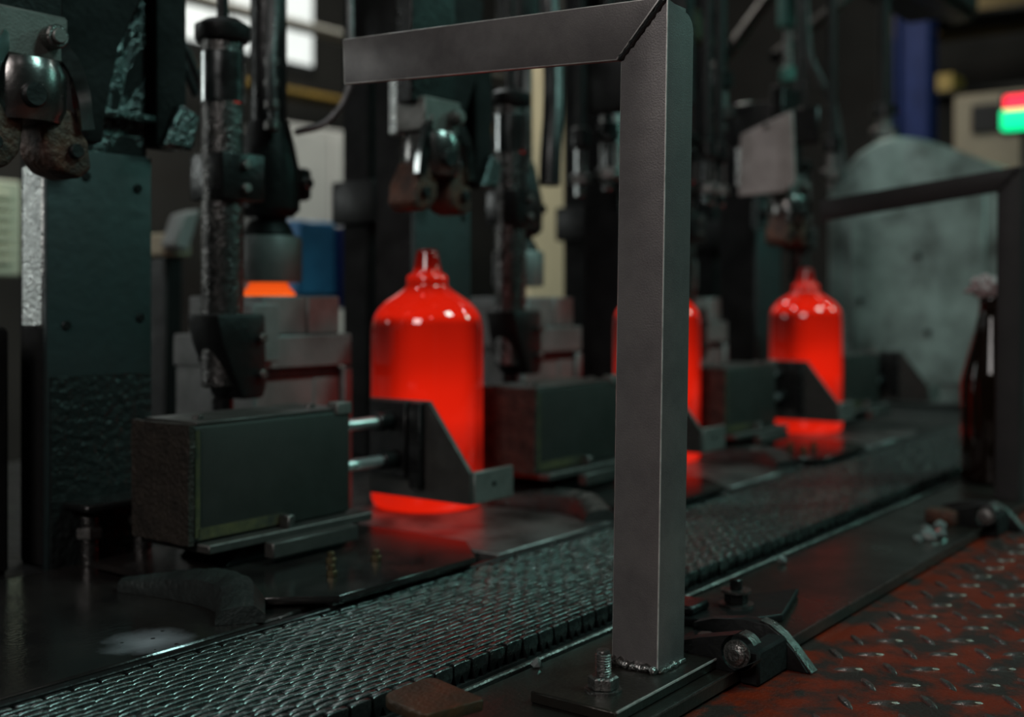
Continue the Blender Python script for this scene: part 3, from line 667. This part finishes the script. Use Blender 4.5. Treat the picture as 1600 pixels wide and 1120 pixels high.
# guide shafts -------------------------------------------------------------------------------
def shaft(label):
    X, Y = 0.766, 0.945
    t = thing('guide_shaft', label, 'shaft', (X, Y, -0.0118), 'vertical shafts left of each mould')
    rod('tube', (X, Y, 0.15), (X, Y, 0.505), 0.0215, 'shaft_steel', t, 32)
    rod('sleeve', (X, Y, 0.438), (X, Y, 0.492), 0.0232, 'chrome', t, 32)
    rod('upper_tube', (X, Y, 0.505), (X, Y, 1.06), 0.006, 'oily_dark', t)
    lathe('cap', (X, Y, 0.503), [(0.026, 0), (0.028, 0.003), (0.028, 0.016), (0.018, 0.022)], 'oily_black', t)
    b = box('collar_block', (0.745, 0.800), (0.918, 0.972), (0.340, 0.388), 'oily_dark', t, 0.003, 2)
    rod('clamp_screw', (0.772, 0.918, 0.352), (0.772, 0.912, 0.352), 0.005, 'bolt_steel', b)
    rod('clamp_screw', (0.772, 0.918, 0.376), (0.772, 0.912, 0.376), 0.005, 'bolt_steel', b)
    lw = prism('lower_bracket', [(0.735, 0.225), (0.798, 0.225), (0.800, 0.15), (0.795, 0.138), (0.768, 0.138), (0.742, 0.195)], 'Y', 0.915, 0.965, 'oily_black', t, 0.004, 2)
    for x, z in ((0.798, 0.20), (0.800, 0.163)): rod('bolt', (0.79, 0.914, z), (0.79, 0.908, z), 0.0048, 'bolt_steel', lw)
    rod('lower_rod', (X, Y, -0.0118), (X, Y, 0.139), 0.011, 'oily_dark', t)
    return t
s0 = shaft('thick vertical steel shaft right of the big left column')
dup(s0, PITCH, 'thick vertical steel shaft right of the large glowing bottle')
dup(s0, 2*PITCH, 'thick vertical steel shaft half hidden behind the foreground upright')
dup(s0, 3*PITCH, 'thick vertical shaft behind the farthest glowing bottle')

# moulds and blow heads ------------------------------------------------------------------------
def mould(label):
    cx, cy = 0.906, 1.035
    t = thing('bottle_mould', label, 'mould', (cx, cy, -0.0118), 'grey iron bottle moulds')
    for s, nm in ((-1, 'left'), (1, 'right')):
        x0, x1 = (cx-0.064, cx-0.0006) if s < 0 else (cx+0.0006, cx+0.052)
        h = box('mould_half', (x0, x1), (0.970, 1.10), (0.200, 0.2435), 'mold_iron', t, 0.002)
    mid = box('mould_flange', (cx-0.078, cx+0.064), (0.962, 1.11), (0.163, 0.2), 'mold_iron', t, 0.002)
    box('arm_pad', (cx-0.095, cx-0.058), (0.95, 1.05), (0.172, 0.235), 'mold_iron', t, 0.002)
    lo = box('mould_body', (cx-0.078, cx+0.050), (0.968, 1.105), (-0.0118, 0.163), 'mold_iron', t, 0.002)
    box('side_rib', (cx+0.050, cx+0.064), (0.961, 1.105), (-0.0118, 0.160), 'mold_iron', lo, 0.002)
    box('recess_panel', (cx+0.008, cx+0.046), (0.9665, 0.969), (-0.01, 0.150), 'mold_iron', lo, 0.0006)
    box('header_rib', (cx-0.07, cx+0.048), (0.9655, 0.969), (0.152, 0.162), 'oily_dark', lo, 0.0006)
    return t
m0 = mould('grey iron mould behind the nearest pusher with orange glow on top')
dup(m0, PITCH, 'grey iron mould standing right of the large glowing bottle')
dup(m0, 2*PITCH, 'grey iron mould just right of the foreground upright')
dup(m0, 3*PITCH, 'grey iron mould hidden behind the farthest glowing bottle')
def blow_head(label):
    cx, cy = 0.906, 1.035
    t = thing('blow_head', label, 'blow head', (cx, cy, 0.259), 'blow heads above the moulds')
    lathe('head', (cx, cy, 0.259), [(0.026, 0), (0.0375, 0.001), (0.0385, 0.003), (0.0385, 0.05), (0.036, 0.054), (0.02, 0.055)], 'mold_iron', t, seg=36)
    lathe('dome', (cx, cy, 0.312), [(0.028, 0), (0.030, 0.004), (0.024, 0.016), (0.016, 0.024)], 'oily_black', t)
    rod('piston', (cx, cy, 0.33), (cx, cy, 0.62), 0.021, 'oily_dark', t, 28)
    lathe('skirt', (cx, cy, 0.336), [(0.028, 0), (0.036, 0.008), (0.037, 0.05), (0.030, 0.085), (0.024, 0.11)], 'oily_black', t)
    rod('cylinder', (cx, cy, 0.60), (cx, cy, 1.06), 0.033, 'oily_black', t, 28)
    pts = [(cx-0.018, cy-0.030, 0.44), (cx-0.026, cy-0.034, 0.50), (cx-0.020, cy-0.032, 0.56), (cx-0.024, cy-0.034, 0.64)]
    tube('air_line', pts, 0.006, 'cable_grey', t)
    for i in range(4): lathe('fitting', (pts[0][0]-0.004, pts[0][1]-0.001, 0.43+0.024*i), [(0.004, 0), (0.009, 0.003), (0.009, 0.011), (0.004, 0.014)], 'bolt_steel', t, seg=12)
    ar = box('carrier_arm', (cx+0.02, cx+0.075), (cy+0.005, cy+0.05), (0.36, 0.40), 'oily_black', t, 0.006, 2)
    rod('arm_pin', (cx+0.06, cy+0.005, 0.38), (cx+0.06, cy-0.006, 0.38), 0.007, 'chrome', ar)
    return t
b0 = blow_head('cylindrical blow head above the orange glowing mould')
dup(b0, PITCH, 'cylindrical blow head above the mould right of the large bottle')
dup(b0, 2*PITCH, 'cylindrical blow head just right of the foreground upright')
hot_glass('hot_neck', [(0, 0.9), (0.5, 1.0), (1.0, 0.8)], 0.02, (1.0, 0.16, 0.012), (0.6, 0.03, 0.005), 1.15, math.radians(233))
n = lathe('glass_neck', (0.906, 1.035, 0.2436), [(0.031, 0), (0.031, 0.003), (0.024, 0.011), (0.022, 0.0152), (0, 0.0152)], 'hot_neck', None)
tag(n, 'orange hot glass showing between mould and blow head', 'hot glass')

# take-out heads -------------------------------------------------------------------------------
def takeout(label):
    X, Y = 0.491, 0.85
    t = thing('takeout_head', label, 'take-out tongs', (X, Y, 0.335), 'take-out heads above the dead plates')
    ca = prism('hanger_plate', [(X-0.045, 0.455), (X+0.03, 0.455), (X+0.03, 0.62), (X-0.045, 0.62)], 'Y', Y-0.012, Y+0.012, 'oily_dark', t, 0.002)
    box('clevis', (X-0.035, X+0.028), (Y-0.022, Y+0.022), (0.425, 0.462), 'finger_steel', t, 0.002)
    bp = rod('pivot_bolt', (X+0.012, Y-0.022, 0.443), (X+0.012, Y-0.034, 0.443), 0.0095, 'bolt_steel', t)
    rod('bolt_tip', (X+0.012, Y-0.034, 0.443), (X+0.012, Y-0.037, 0.443), 0.006, 'finger_steel', bp)
    lathe('bell', (X, Y, 0.375), [(0.018, 0), (0.030, 0.002), (0.034, 0.012), (0.034, 0.04), (0.030, 0.050), (0.018, 0.052)], 'bell_steel', t, seg=32)
    rod('bell_port', (X-0.008, Y-0.030, 0.395), (X-0.008, Y-0.037, 0.395), 0.010, 'oily_black', t)
    for s in (-1, 1):
        j = prism('jaw', [(X+s*0.006, 0.385), (X+s*0.034, 0.392), (X+s*0.046, 0.365), (X+s*0.052, 0.345), (X+s*0.040, 0.335), (X+s*0.020, 0.340), (X+s*0.010, 0.352)], 'Y', Y-0.020, Y+0.020, 'rust_jaw', t, 0.005, 3)
        rod('jaw_bolt', (X+s*0.034, Y-0.020, 0.357), (X+s*0.034, Y-0.026, 0.357), 0.006, 'oily_black', j)
        sweep('link_arm', [(X+s*0.022, Y-0.018, 0.44), (X+s*0.036, Y-0.022, 0.415), (X+s*0.043, Y-0.022, 0.375)], [(-0.004, -0.006), (0.004, -0.006), (0.004, 0.006), (-0.004, 0.006)], 'chrome', t, 6)
    box('carriage_arm', (X-0.02, X+0.02), (Y+0.012, Y+0.10), (0.52, 0.60), 'oily_black', t, 0.006, 2)
    return t
t0 = takeout('take-out head with rusty jaws at the top left corner')
dup(t0, PITCH, 'take-out head hanging over the large glowing bottle')
dup(t0, 2*PITCH, 'take-out head hidden behind the foreground upright')
dup(t0, 3*PITCH, 'take-out head with brown jaws over the farthest bottle')

# machine overhead beam that carries shafts and cylinders
mb = thing('overhead_beam', 'dark machine beam above the sections carrying shafts and cylinders', 'beam', (1.5, 1.0, 1.05))
box('web', (-0.4, 3.4), (0.90, 1.10), (1.05, 1.16), 'oily_black', mb, 0.005)
box('lower_rail', (-0.4, 3.4), (0.915, 0.975), (1.03, 1.055), 'oily_dark', mb, 0.004)

# rear frame behind the moulds: dark uprights and rails
def rear_post(x, label):
    t = thing('rear_post', label, 'post', (x, 1.30, -0.0118), 'dark posts behind the moulds')
    box('post', (x-0.03, x+0.03), (1.28, 1.34), (-0.0118, 1.05), 'soot_black', t, 0.004)
    box('clamp', (x-0.045, x+0.045), (1.255, 1.35), (0.36, 0.43), 'oily_black', t, 0.006, 2)
    rod('pipe', (x+0.05, 1.275, 0.05), (x+0.05, 1.275, 0.36), 0.010, 'shaft_steel', t)
    hexa('fitting', (x+0.05, 1.275, 0.25), 0.016, 0.018, 'bolt_steel', t)
    return t
rear_post(1.357, 'dark rear post behind and left of the large glowing bottle')
rear_post(1.99, 'dark rear post left of the foreground upright')
rear_post(2.55, 'dark rear post between the upright and the mauve plate')

# bottles ---------------------------------------------------------------------------------------
bprof = [(r*1.028, z*0.978) for r, z in [(0.0, 0.004), (0.045, 0.002), (0.055, 0.0), (0.0605, 0.003), (0.0630, 0.010), (0.0632, 0.05), (0.0632, 0.205), (0.0625, 0.215), (0.0595, 0.225), (0.0545, 0.2335),
         (0.047, 0.2415), (0.037, 0.2485), (0.029, 0.2545), (0.0245, 0.2585), (0.0232, 0.2615), (0.0235, 0.2655), (0.0232, 0.2705), (0.0205, 0.2735), (0.0165, 0.2755),
         (0.0155, 0.278), (0.0160, 0.281), (0.0142, 0.283), (0.0148, 0.287), (0.0133, 0.289), (0.0138, 0.293), (0.0124, 0.295), (0.0126, 0.299), (0.0105, 0.3025), (0.006, 0.3035), (0.0, 0.303)]]
stops = [(0.0, 1.0), (0.06, 0.95), (0.15, 0.50), (0.22, 0.62), (0.34, 1.0), (0.46, 0.85), (0.57, 0.60), (0.695, 0.42), (0.725, 0.88), (0.80, 0.92), (0.845, 0.30), (0.88, 0.72), (0.91, 0.14), (1.0, 0.03)]
hot_glass('hot_bottle', stops, 0.3035, (0.80, 0.014, 0.003), (0.02, 0.0008, 0.0006), 0.90, math.radians(232))
def bottle(x, y, label):
    bm = bmesh.new(); add_lathe(bm, (x, y, 0.0012), bprof, 'Z', 48)
    o = finish('hot_bottle', bm, 'hot_bottle', None, origin=Vector((x, y, 0.0012)), angle=60)
    return tag(o, label, 'bottle', 'glowing red glass bottles')
bo = bottle(1.013, 0.883, 'large glowing red bottle standing behind the nearest pusher')
dup(bo, 0.497, 'glowing red bottle mostly hidden behind the foreground upright', dy=-0.022)
dup(bo, 0.994, 'farthest and smallest glowing red bottle, beside the arched grey guard', dy=-0.049)

# brown bottle with rag on the rail plate ------------------------------------------------------
bx, by = 1.682, 0.428
t = thing('brown_bottle', 'dark brown glass bottle with rag in its mouth by the right bracket', 'bottle', (bx, by, -0.0138))
lathe('glass', (bx, by, -0.0138), [(0, 0.003), (0.034, 0.0), (0.0395, 0.004), (0.0405, 0.012), (0.0405, 0.138), (0.0385, 0.150), (0.034, 0.167), (0.0285, 0.186), (0.0225, 0.208), (0.0175, 0.230), (0.0150, 0.246),
      (0.0155, 0.247), (0.0158, 0.254), (0.0140, 0.258), (0.010, 0.258)], 'amber_glass', t, seg=40)
bm = bmesh.new(); bmesh.ops.create_icosphere(bm, subdivisions=4, radius=0.018)
for v in bm.verts:
    nn = noise.noise(v.co*120) + 0.6*noise.noise(v.co*260); v.co = v.co*(1+0.55*nn); v.co.z *= 0.9
    v.co.x *= 1.1
bmesh.ops.translate(bm, verts=bm.verts, vec=(bx-0.004, by+0.008, 0.257)); finish('rag', bm, 'rag', t, angle=70)

# hoses and cables -------------------------------------------------------------------------------
def hose(pts, r, mat, label, cat='hose'):
    return tag(tube('hose' if cat == 'hose' else 'cable', pts, r, mat, None, 12, 12), label, cat, 'hoses and cables on the machine')
hose([(1.345, 0.962, 1.04), (1.342, 0.945, 0.72), (1.325, 0.922, 0.58), (1.300, 0.904, 0.50), (1.284, 0.897, 0.44), (1.280, 0.896, 0.395)], 0.0145, 'hose_rubber', 'thick black hose curving down right of the large bottle')
hose([(1.00, 1.0, 1.04), (0.995, 0.99, 0.60), (0.985, 0.98, 0.50), (0.958, 0.99, 0.45), (0.926, 1.012, 0.435)], 0.004, 'cable_grey', 'thin grey cable looping beside the orange mould piston', 'cable')
hose([(1.62, 0.95, 1.04), (1.62, 0.95, 0.55), (1.65, 0.93, 0.47), (1.63, 0.925, 0.38), (1.65, 0.95, 0.30), (1.64, 0.98, 0.2)], 0.012, 'hose_rubber', 'black hose hanging left of the foreground upright')
hose([(2.30, 0.97, 1.04), (2.31, 0.96, 0.78), (2.35, 0.95, 0.71), (2.43, 0.95, 0.66), (2.47, 0.95, 0.56), (2.48, 0.95, 0.50)], 0.012, 'cable_grey', 'pale hose arching down left of the arched guard')
for k, (x0, x1, y0) in enumerate(((0.83, 0.72, 1.10), (0.87, 0.79, 1.13))):
    hose([(x0-0.18, y0+0.05, 0.80), (x0-0.08, y0, 0.62), (x0-0.03, y0-0.02, 0.54), (x0, y0-0.03, 0.47)], 0.005, 'hose_rubber', ['thin black cable crossing the bright window, left one', 'thin black cable crossing the bright window, right one'][k], 'cable')

# chrome rods and small hardware in the overhead mechanism
def hanger(x, y, z0, label, mat='chrome', r=0.010):
    t = thing('hanger_rod', label, 'rod', (x, y, z0), 'hanging rods of the overhead mechanism')
    rod('rod', (x, y, z0+0.07), (x, y, 1.05), r*0.8, 'oily_black', t)
    rod('bright_end', (x, y, z0), (x, y, z0+0.075), r, mat, t)
    hexa('nut', (x, y, z0+0.02), r*1.9, r*1.6, 'bolt_steel', t)
    lathe('ferrule', (x, y, z0+0.075), [(r, 0), (r*1.7, 0.004), (r*1.7, 0.03), (r, 0.034)], 'oily_dark', t, seg=16)
    return t
hanger(1.505, 0.995, 0.40, 'chrome rod hanging left of the foreground upright')
hanger(1.53, 0.96, 0.41, 'second chrome rod hanging left of the foreground upright')
hanger(1.747, 0.90, 0.40, 'chrome rod hanging right next to the foreground upright')
hanger(1.80, 0.905, 0.40, 'second chrome rod right of the foreground upright')
hanger(1.868, 0.935, 0.54, 'pale steel rod above the mauve plate', 'bolt_steel', 0.013)
hanger(2.30, 0.90, 0.47, 'steel rod hanging behind the mauve plate', 'bolt_steel', 0.012)
hanger(2.85, 0.98, 0.62, 'pale rod hanging above the arched guard', 'finger_steel', 0.018)

# mauve bracket plate
mp = thing('gusset_plate', 'flat mauve grey plate hanging right of the foreground upright', 'plate', (1.895, 0.87, 0.43))
X0 = 1.895
poly = [(p.y, p.z) for p in (onX(1157, 210, X0), onX(1237, 172, X0), onX(1242, 285, X0), onX(1222, 300, X0), onX(1153, 306, X0))]
prism('plate', poly, 'X', X0, X0+0.008, 'mauve_plate', mp, 0.001)
pc = onX(1197, 198, X0); rod('hole_bolt', (X0-0.002, pc.y, pc.z), (X0, pc.y, pc.z), 0.005, 'oily_black', mp)
p1 = onX(1239, 170, X0+0.02); p2 = onX(1283, 225, X0+0.02)
box('mount_block', (X0+0.008, X0+0.016), (p2.y, p1.y), (p2.z, p1.z), 'oily_black', mp, 0.004)
rod('mount_rod', (X0+0.012, (p1.y+p2.y)/2, p1.z-0.01), (X0+0.012, (p1.y+p2.y)/2, 1.19), 0.004, 'oily_dark', mp)
a = onY(1216, -20, 1.12); b = onY(1246, 52, 1.12)
tcy = thing('teal_cylinder', 'teal painted air cylinder hanging high above the mauve plate', 'cylinder', ((a.x+b.x)/2, 1.12, b.z))
lathe('barrel', ((a.x+b.x)/2, 1.12, b.z), [(0.015, 0), (0.024, 0.006), (0.024, 0.16), (0.018, 0.17)], 'teal_paint', tcy)
box('yellow_tag', (b.x+0.001, b.x+0.03), (1.10, 1.105), (b.z+0.0, b.z+0.025), 'yellow_beam', tcy, 0.001)
rod('stem', ((a.x+b.x)/2, 1.12, b.z+0.16), ((a.x+b.x)/2, 1.09, 1.055), 0.008, 'oily_dark', tcy)
rod('plunger', ((a.x+b.x)/2, 1.12, b.z-0.09), ((a.x+b.x)/2, 1.12, b.z+0.002), 0.010, 'bolt_steel', tcy)
lathe('rod_eye', ((a.x+b.x)/2, 1.12, b.z-0.13), [(0.012, 0), (0.020, 0.006), (0.020, 0.034), (0.012, 0.04)], 'teal_paint', tcy)
a = onY(1088, 12, 1.16); b = onY(1122, 72, 1.16)
ob = thing('olive_box', 'small olive box at the top just right of the upright', 'box', ((a.x+b.x)/2, 1.18, b.z))
box('body', (a.x, b.x), (1.16, 1.20), (b.z, a.z), 'olive_grime', ob, 0.003)
box('hanger', ((a.x+b.x)/2-0.006, (a.x+b.x)/2+0.006), (1.14, 1.158), (b.z+0.01, 1.16), 'oily_dark', ob, 0.001)
for k, (pa, pb, lb) in enumerate((((1205, -10), (1110, 120), 'dark diagonal strut left of the teal cylinder'), ((1330, -10), (1210, 90), 'dark diagonal strut right of the teal cylinder'))):
    p, q_ = onY(pa[0], pa[1], 1.24), onY(pb[0], pb[1], 1.24)
    tag(rod('strut', p, q_, 0.016, 'oily_black', None), lb, 'strut', 'diagonal struts of the overhead drive')
# grey ribbed casting left of the upright
g0 = onX(934, 130, 1.70); g1 = onX(985, 272, 1.70)
gc = thing('ribbed_casting', 'rough grey casting block just left of the upright, below the arm', 'casting', (1.70, g1.y, g1.z))
bm = bmesh.new(); add_prism(bm, [(g0.y, g1.z), (g1.y, g1.z), (g1.y, g0.z), (g0.y-0.025, g0.z), (g0.y-0.006, g0.z-0.04)], 'X', 1.70, 1.78); bevel(bm, 0.004, 2)
finish('block', bm, 'wet_casting', gc); rod('hanger', (1.74, (g0.y+g1.y)/2, g0.z-0.01), (1.74, (g0.y+g1.y)/2, 1.05), 0.016, 'oily_black', gc)

# ================================================================== arched guard at the end of the machine
X0 = 2.78
pts = [(1292, 640), (1292, 300), (1312, 268), (1340, 238), (1370, 219), (1400, 212), (1440, 216), (1490, 232), (1560, 262), (1600, 285), (1600, 640)]
poly = []
for px, py in pts:
    p = onX(px, py, X0); poly.append((p.y, max(p.z, -0.0118)))
hd = thing('arched_guard', 'large arched grey-green sheet metal guard behind the farthest bottle', 'guard', (X0, 0.9, -0.0118))
prism('shell', poly, 'X', X0, X0+0.55, 'grey_guard', hd, 0.012, 3)
ps = [onX(x, y, X0) for x, y in ((1330, 345), (1540, 300), (1540, 600), (1330, 600))]
prism('door_sheet', [(p.y, p.z) for p in ps], 'X', X0-0.006, X0+0.0005, 'grey_guard', hd, 0.002)
for x, y in ((1435, 400), (1345, 470), (1450, 520)):
    p = onX(x, y, X0-0.006); rod('rivet', (p.x, p.y, p.z), (p.x-0.004, p.y, p.z), 0.008, 'oily_dark', hd)

# ================================================================== far background of the hall
def bgbox(name, px0, py0, px1, py1, Y, dep, mat, label, cat, plane='Y', parts=None):
    a, b = (onY(px0, py0, Y), onY(px1, py1, Y)) if plane == 'Y' else (onX(px0, py0, Y), onX(px1, py1, Y))
    o = box(name, (a.x, b.x) if plane == 'Y' else (Y, Y+dep), (Y, Y+dep) if plane == 'Y' else (b.y, a.y), (b.z, a.z), mat, None, 0.01)
    if label: tag(o, label, cat)
    return o
def ground(o_name, x, y, z, mat, label, cat): return tag(box(o_name, x, y, (-0.9, z), mat, None, 0.01), label, cat)
# tan partition, floor to height
a = onY(826, 60, 3.6); b = onY(915, 400, 3.6)
tn = thing('tan_partition', 'tan beige wall panel behind the machine, left of the upright', 'panel', (a.x, 3.6, -0.9))
box('sheet', (a.x, b.x+0.12), (3.6, 3.66), (-0.9, a.z+0.5), 'tan_panel', tn, 0.01)
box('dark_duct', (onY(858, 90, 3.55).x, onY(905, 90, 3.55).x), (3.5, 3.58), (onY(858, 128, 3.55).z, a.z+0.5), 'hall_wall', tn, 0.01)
# grey cabinet wall
a = onY(446, 190, 4.2); b = onY(566, 470, 4.2)
gw = thing('grey_cabinet', 'plain grey cabinet far behind, left of the bracket arm', 'cabinet', ((a.x+b.x)/2, 4.2, -0.9))
box('body', (a.x, b.x+0.3), (4.2, 4.7), (-0.9, a.z), 'grey_panel', gw, 0.01)
x5 = onY(512, 200, 4.2).x
box('door', (a.x+0.02, x5-0.01), (4.18, 4.2), (-0.8, a.z-0.04), 'grey_panel', gw, 0.006)
box('door', (x5+0.01, b.x+0.28), (4.18, 4.2), (-0.8, a.z-0.04), 'grey_panel', gw, 0.006)
# beams over the hall
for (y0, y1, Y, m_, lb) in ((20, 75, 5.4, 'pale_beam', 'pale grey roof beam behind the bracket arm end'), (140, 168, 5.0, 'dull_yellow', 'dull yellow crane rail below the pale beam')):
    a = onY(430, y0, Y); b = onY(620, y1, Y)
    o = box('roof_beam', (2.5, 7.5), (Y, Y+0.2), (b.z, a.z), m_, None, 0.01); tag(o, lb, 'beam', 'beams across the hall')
# blue cabinet
a = onY(466, 343, 1.9); b = onY(527, 470, 1.9)
bc = thing('blue_cabinet', 'small bright blue box behind the mould, left of the large bottle', 'cabinet', ((a.x+b.x)/2, 1.98, -0.9))
box('body', (a.x, b.x), (1.9, 2.06), (onY(480, 462, 1.9).z, a.z), 'blue_paint', bc, 0.006)
box('stand', (a.x+0.06, a.x+0.10), (1.96, 2.0), (-0.9, onY(480, 462, 1.9).z), 'oily_black', bc, 0.002)
hx = b.x
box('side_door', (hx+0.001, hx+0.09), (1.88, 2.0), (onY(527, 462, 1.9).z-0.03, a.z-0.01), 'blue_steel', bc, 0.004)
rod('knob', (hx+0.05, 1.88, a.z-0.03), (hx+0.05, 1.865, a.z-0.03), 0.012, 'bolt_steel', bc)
# cream cabinet far left
a = onY(-60, 275, 2.6); b = onY(34, 432, 2.6)
cc = thing('cream_cabinet', 'cream louvred cabinet at the far left edge', 'cabinet', ((a.x+b.x)/2, 2.7, -0.9))
box('body', (a.x, b.x), (2.6, 2.9), (b.z, a.z), 'cream_panel', cc, 0.006)
box('stand', (a.x+0.05, b.x-0.05), (2.62, 2.88), (-0.9, b.z), 'oily_black', cc, 0.004)
for i in range(7):
    z = b.z + 0.03 + i*(a.z-b.z-0.05)/7
    box('louvre', (a.x+0.01, b.x-0.03), (2.588, 2.6), (z, z+0.014), 'cream_panel', cc, 0.002)
# pale funnel and ochre box seen between column and shaft
a = onY(248, 325, 1.6); b = onY(300, 432, 1.6)
fb = thing('ochre_box', 'small ochre box with pale cover seen between left column and shaft', 'box', ((a.x+b.x)/2, 1.65, -0.0118))
box('body', (a.x+0.01, b.x), (1.6, 1.68), (onY(270, 400, 1.6).z, a.z-0.04), 'tan_panel', fb, 0.004)
prism('pale_cover', [(a.x, onY(250, 385, 1.6).z), (a.x+0.03, onY(250, 395, 1.6).z), (a.x+0.055, a.z), (a.x+0.02, a.z-0.01)], 'Y', 1.56, 1.599, 'grey_panel', fb, 0.004)
box('stand', (a.x+0.02, b.x-0.01), (1.61, 1.67), (-0.0118, onY(270, 400, 1.6).z), 'oily_black', fb, 0.003)
# right hand hall: blue column, yellow beam, signal, pale control box
a = onX(1408, 0, 6.5); b = onX(1450, 225, 6.5)
tc_ = thing('blue_column', 'blue steel building column above the arched guard', 'column', (6.5, (a.y+b.y)/2, -0.9))
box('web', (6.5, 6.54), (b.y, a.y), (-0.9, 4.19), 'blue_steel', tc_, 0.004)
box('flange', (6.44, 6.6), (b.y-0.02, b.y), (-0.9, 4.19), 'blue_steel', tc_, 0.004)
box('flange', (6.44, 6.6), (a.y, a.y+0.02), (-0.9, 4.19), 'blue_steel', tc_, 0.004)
a = onX(1440, -5, 8.0); b = onX(1640, 28, 8.0)
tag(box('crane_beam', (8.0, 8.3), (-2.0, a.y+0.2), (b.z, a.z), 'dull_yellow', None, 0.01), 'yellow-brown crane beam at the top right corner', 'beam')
a = onX(1490, 150, 5.2); b = onX(1640, 250, 5.2)
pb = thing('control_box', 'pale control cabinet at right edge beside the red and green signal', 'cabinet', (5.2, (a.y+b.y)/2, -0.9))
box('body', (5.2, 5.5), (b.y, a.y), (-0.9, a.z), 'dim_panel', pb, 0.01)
p3 = onX(1518, 165, 5.19); p4 = onX(1562, 205, 5.19)
box('dark_screen', (5.185, 5.2), (p4.y, p3.y), (p4.z, p3.z), 'oily_black', pb, 0.004)
a = onX(1563, 148, 4.6); b = onX(1630, 200, 4.6)
sg = thing('signal_light', 'signal light with red bar above green bar at right edge', 'signal light', (4.6, (a.y+b.y)/2, -0.9))
p3 = onX(1568, 150, 4.6); p4 = onX(1620, 168, 4.6); box('red_lamp', (4.6, 4.64), (p4.y, p3.y), (p4.z, p3.z), 'sign_red', sg, 0.006)
p3 = onX(1562, 171, 4.6); p4 = onX(1620, 199, 4.6); box('green_lamp', (4.6, 4.64), (p4.y, p3.y), (p4.z, p3.z), 'sign_green', sg, 0.012, 2)
box('housing', (4.641, 4.70), (b.y-0.01, a.y+0.01), (b.z-0.01, a.z+0.01), 'oily_black', sg, 0.004)
rod('pole', (4.67, (a.y+b.y)/2, -0.9), (4.67, (a.y+b.y)/2, b.z-0.005), 0.02, 'oily_black', sg)
a = onX(1452, 115, 7.2); b = onX(1485, 140, 7.2)
ol = thing('hall_shelf', 'dim shelf unit in the dark hall behind the blue column', 'shelf', (7.2, b.y, -0.9))
box('upright', (7.2, 7.26), (a.y-0.02, a.y+0.04), (-0.9, a.z+0.5), 'hall_wall', ol, 0.005)
box('upright', (7.2, 7.26), (b.y-0.75, b.y-0.69), (-0.9, a.z+0.5), 'hall_wall', ol, 0.005)
for z in (a.z+0.35, b.z, b.z-0.5): box('shelf_board', (7.2, 7.6), (b.y-0.75, a.y+0.04), (z-0.03, z), 'hall_wall', ol, 0.005)
box('carton', (7.25, 7.5), (b.y, a.y), (b.z, a.z), 'yellow_beam', ol, 0.005)
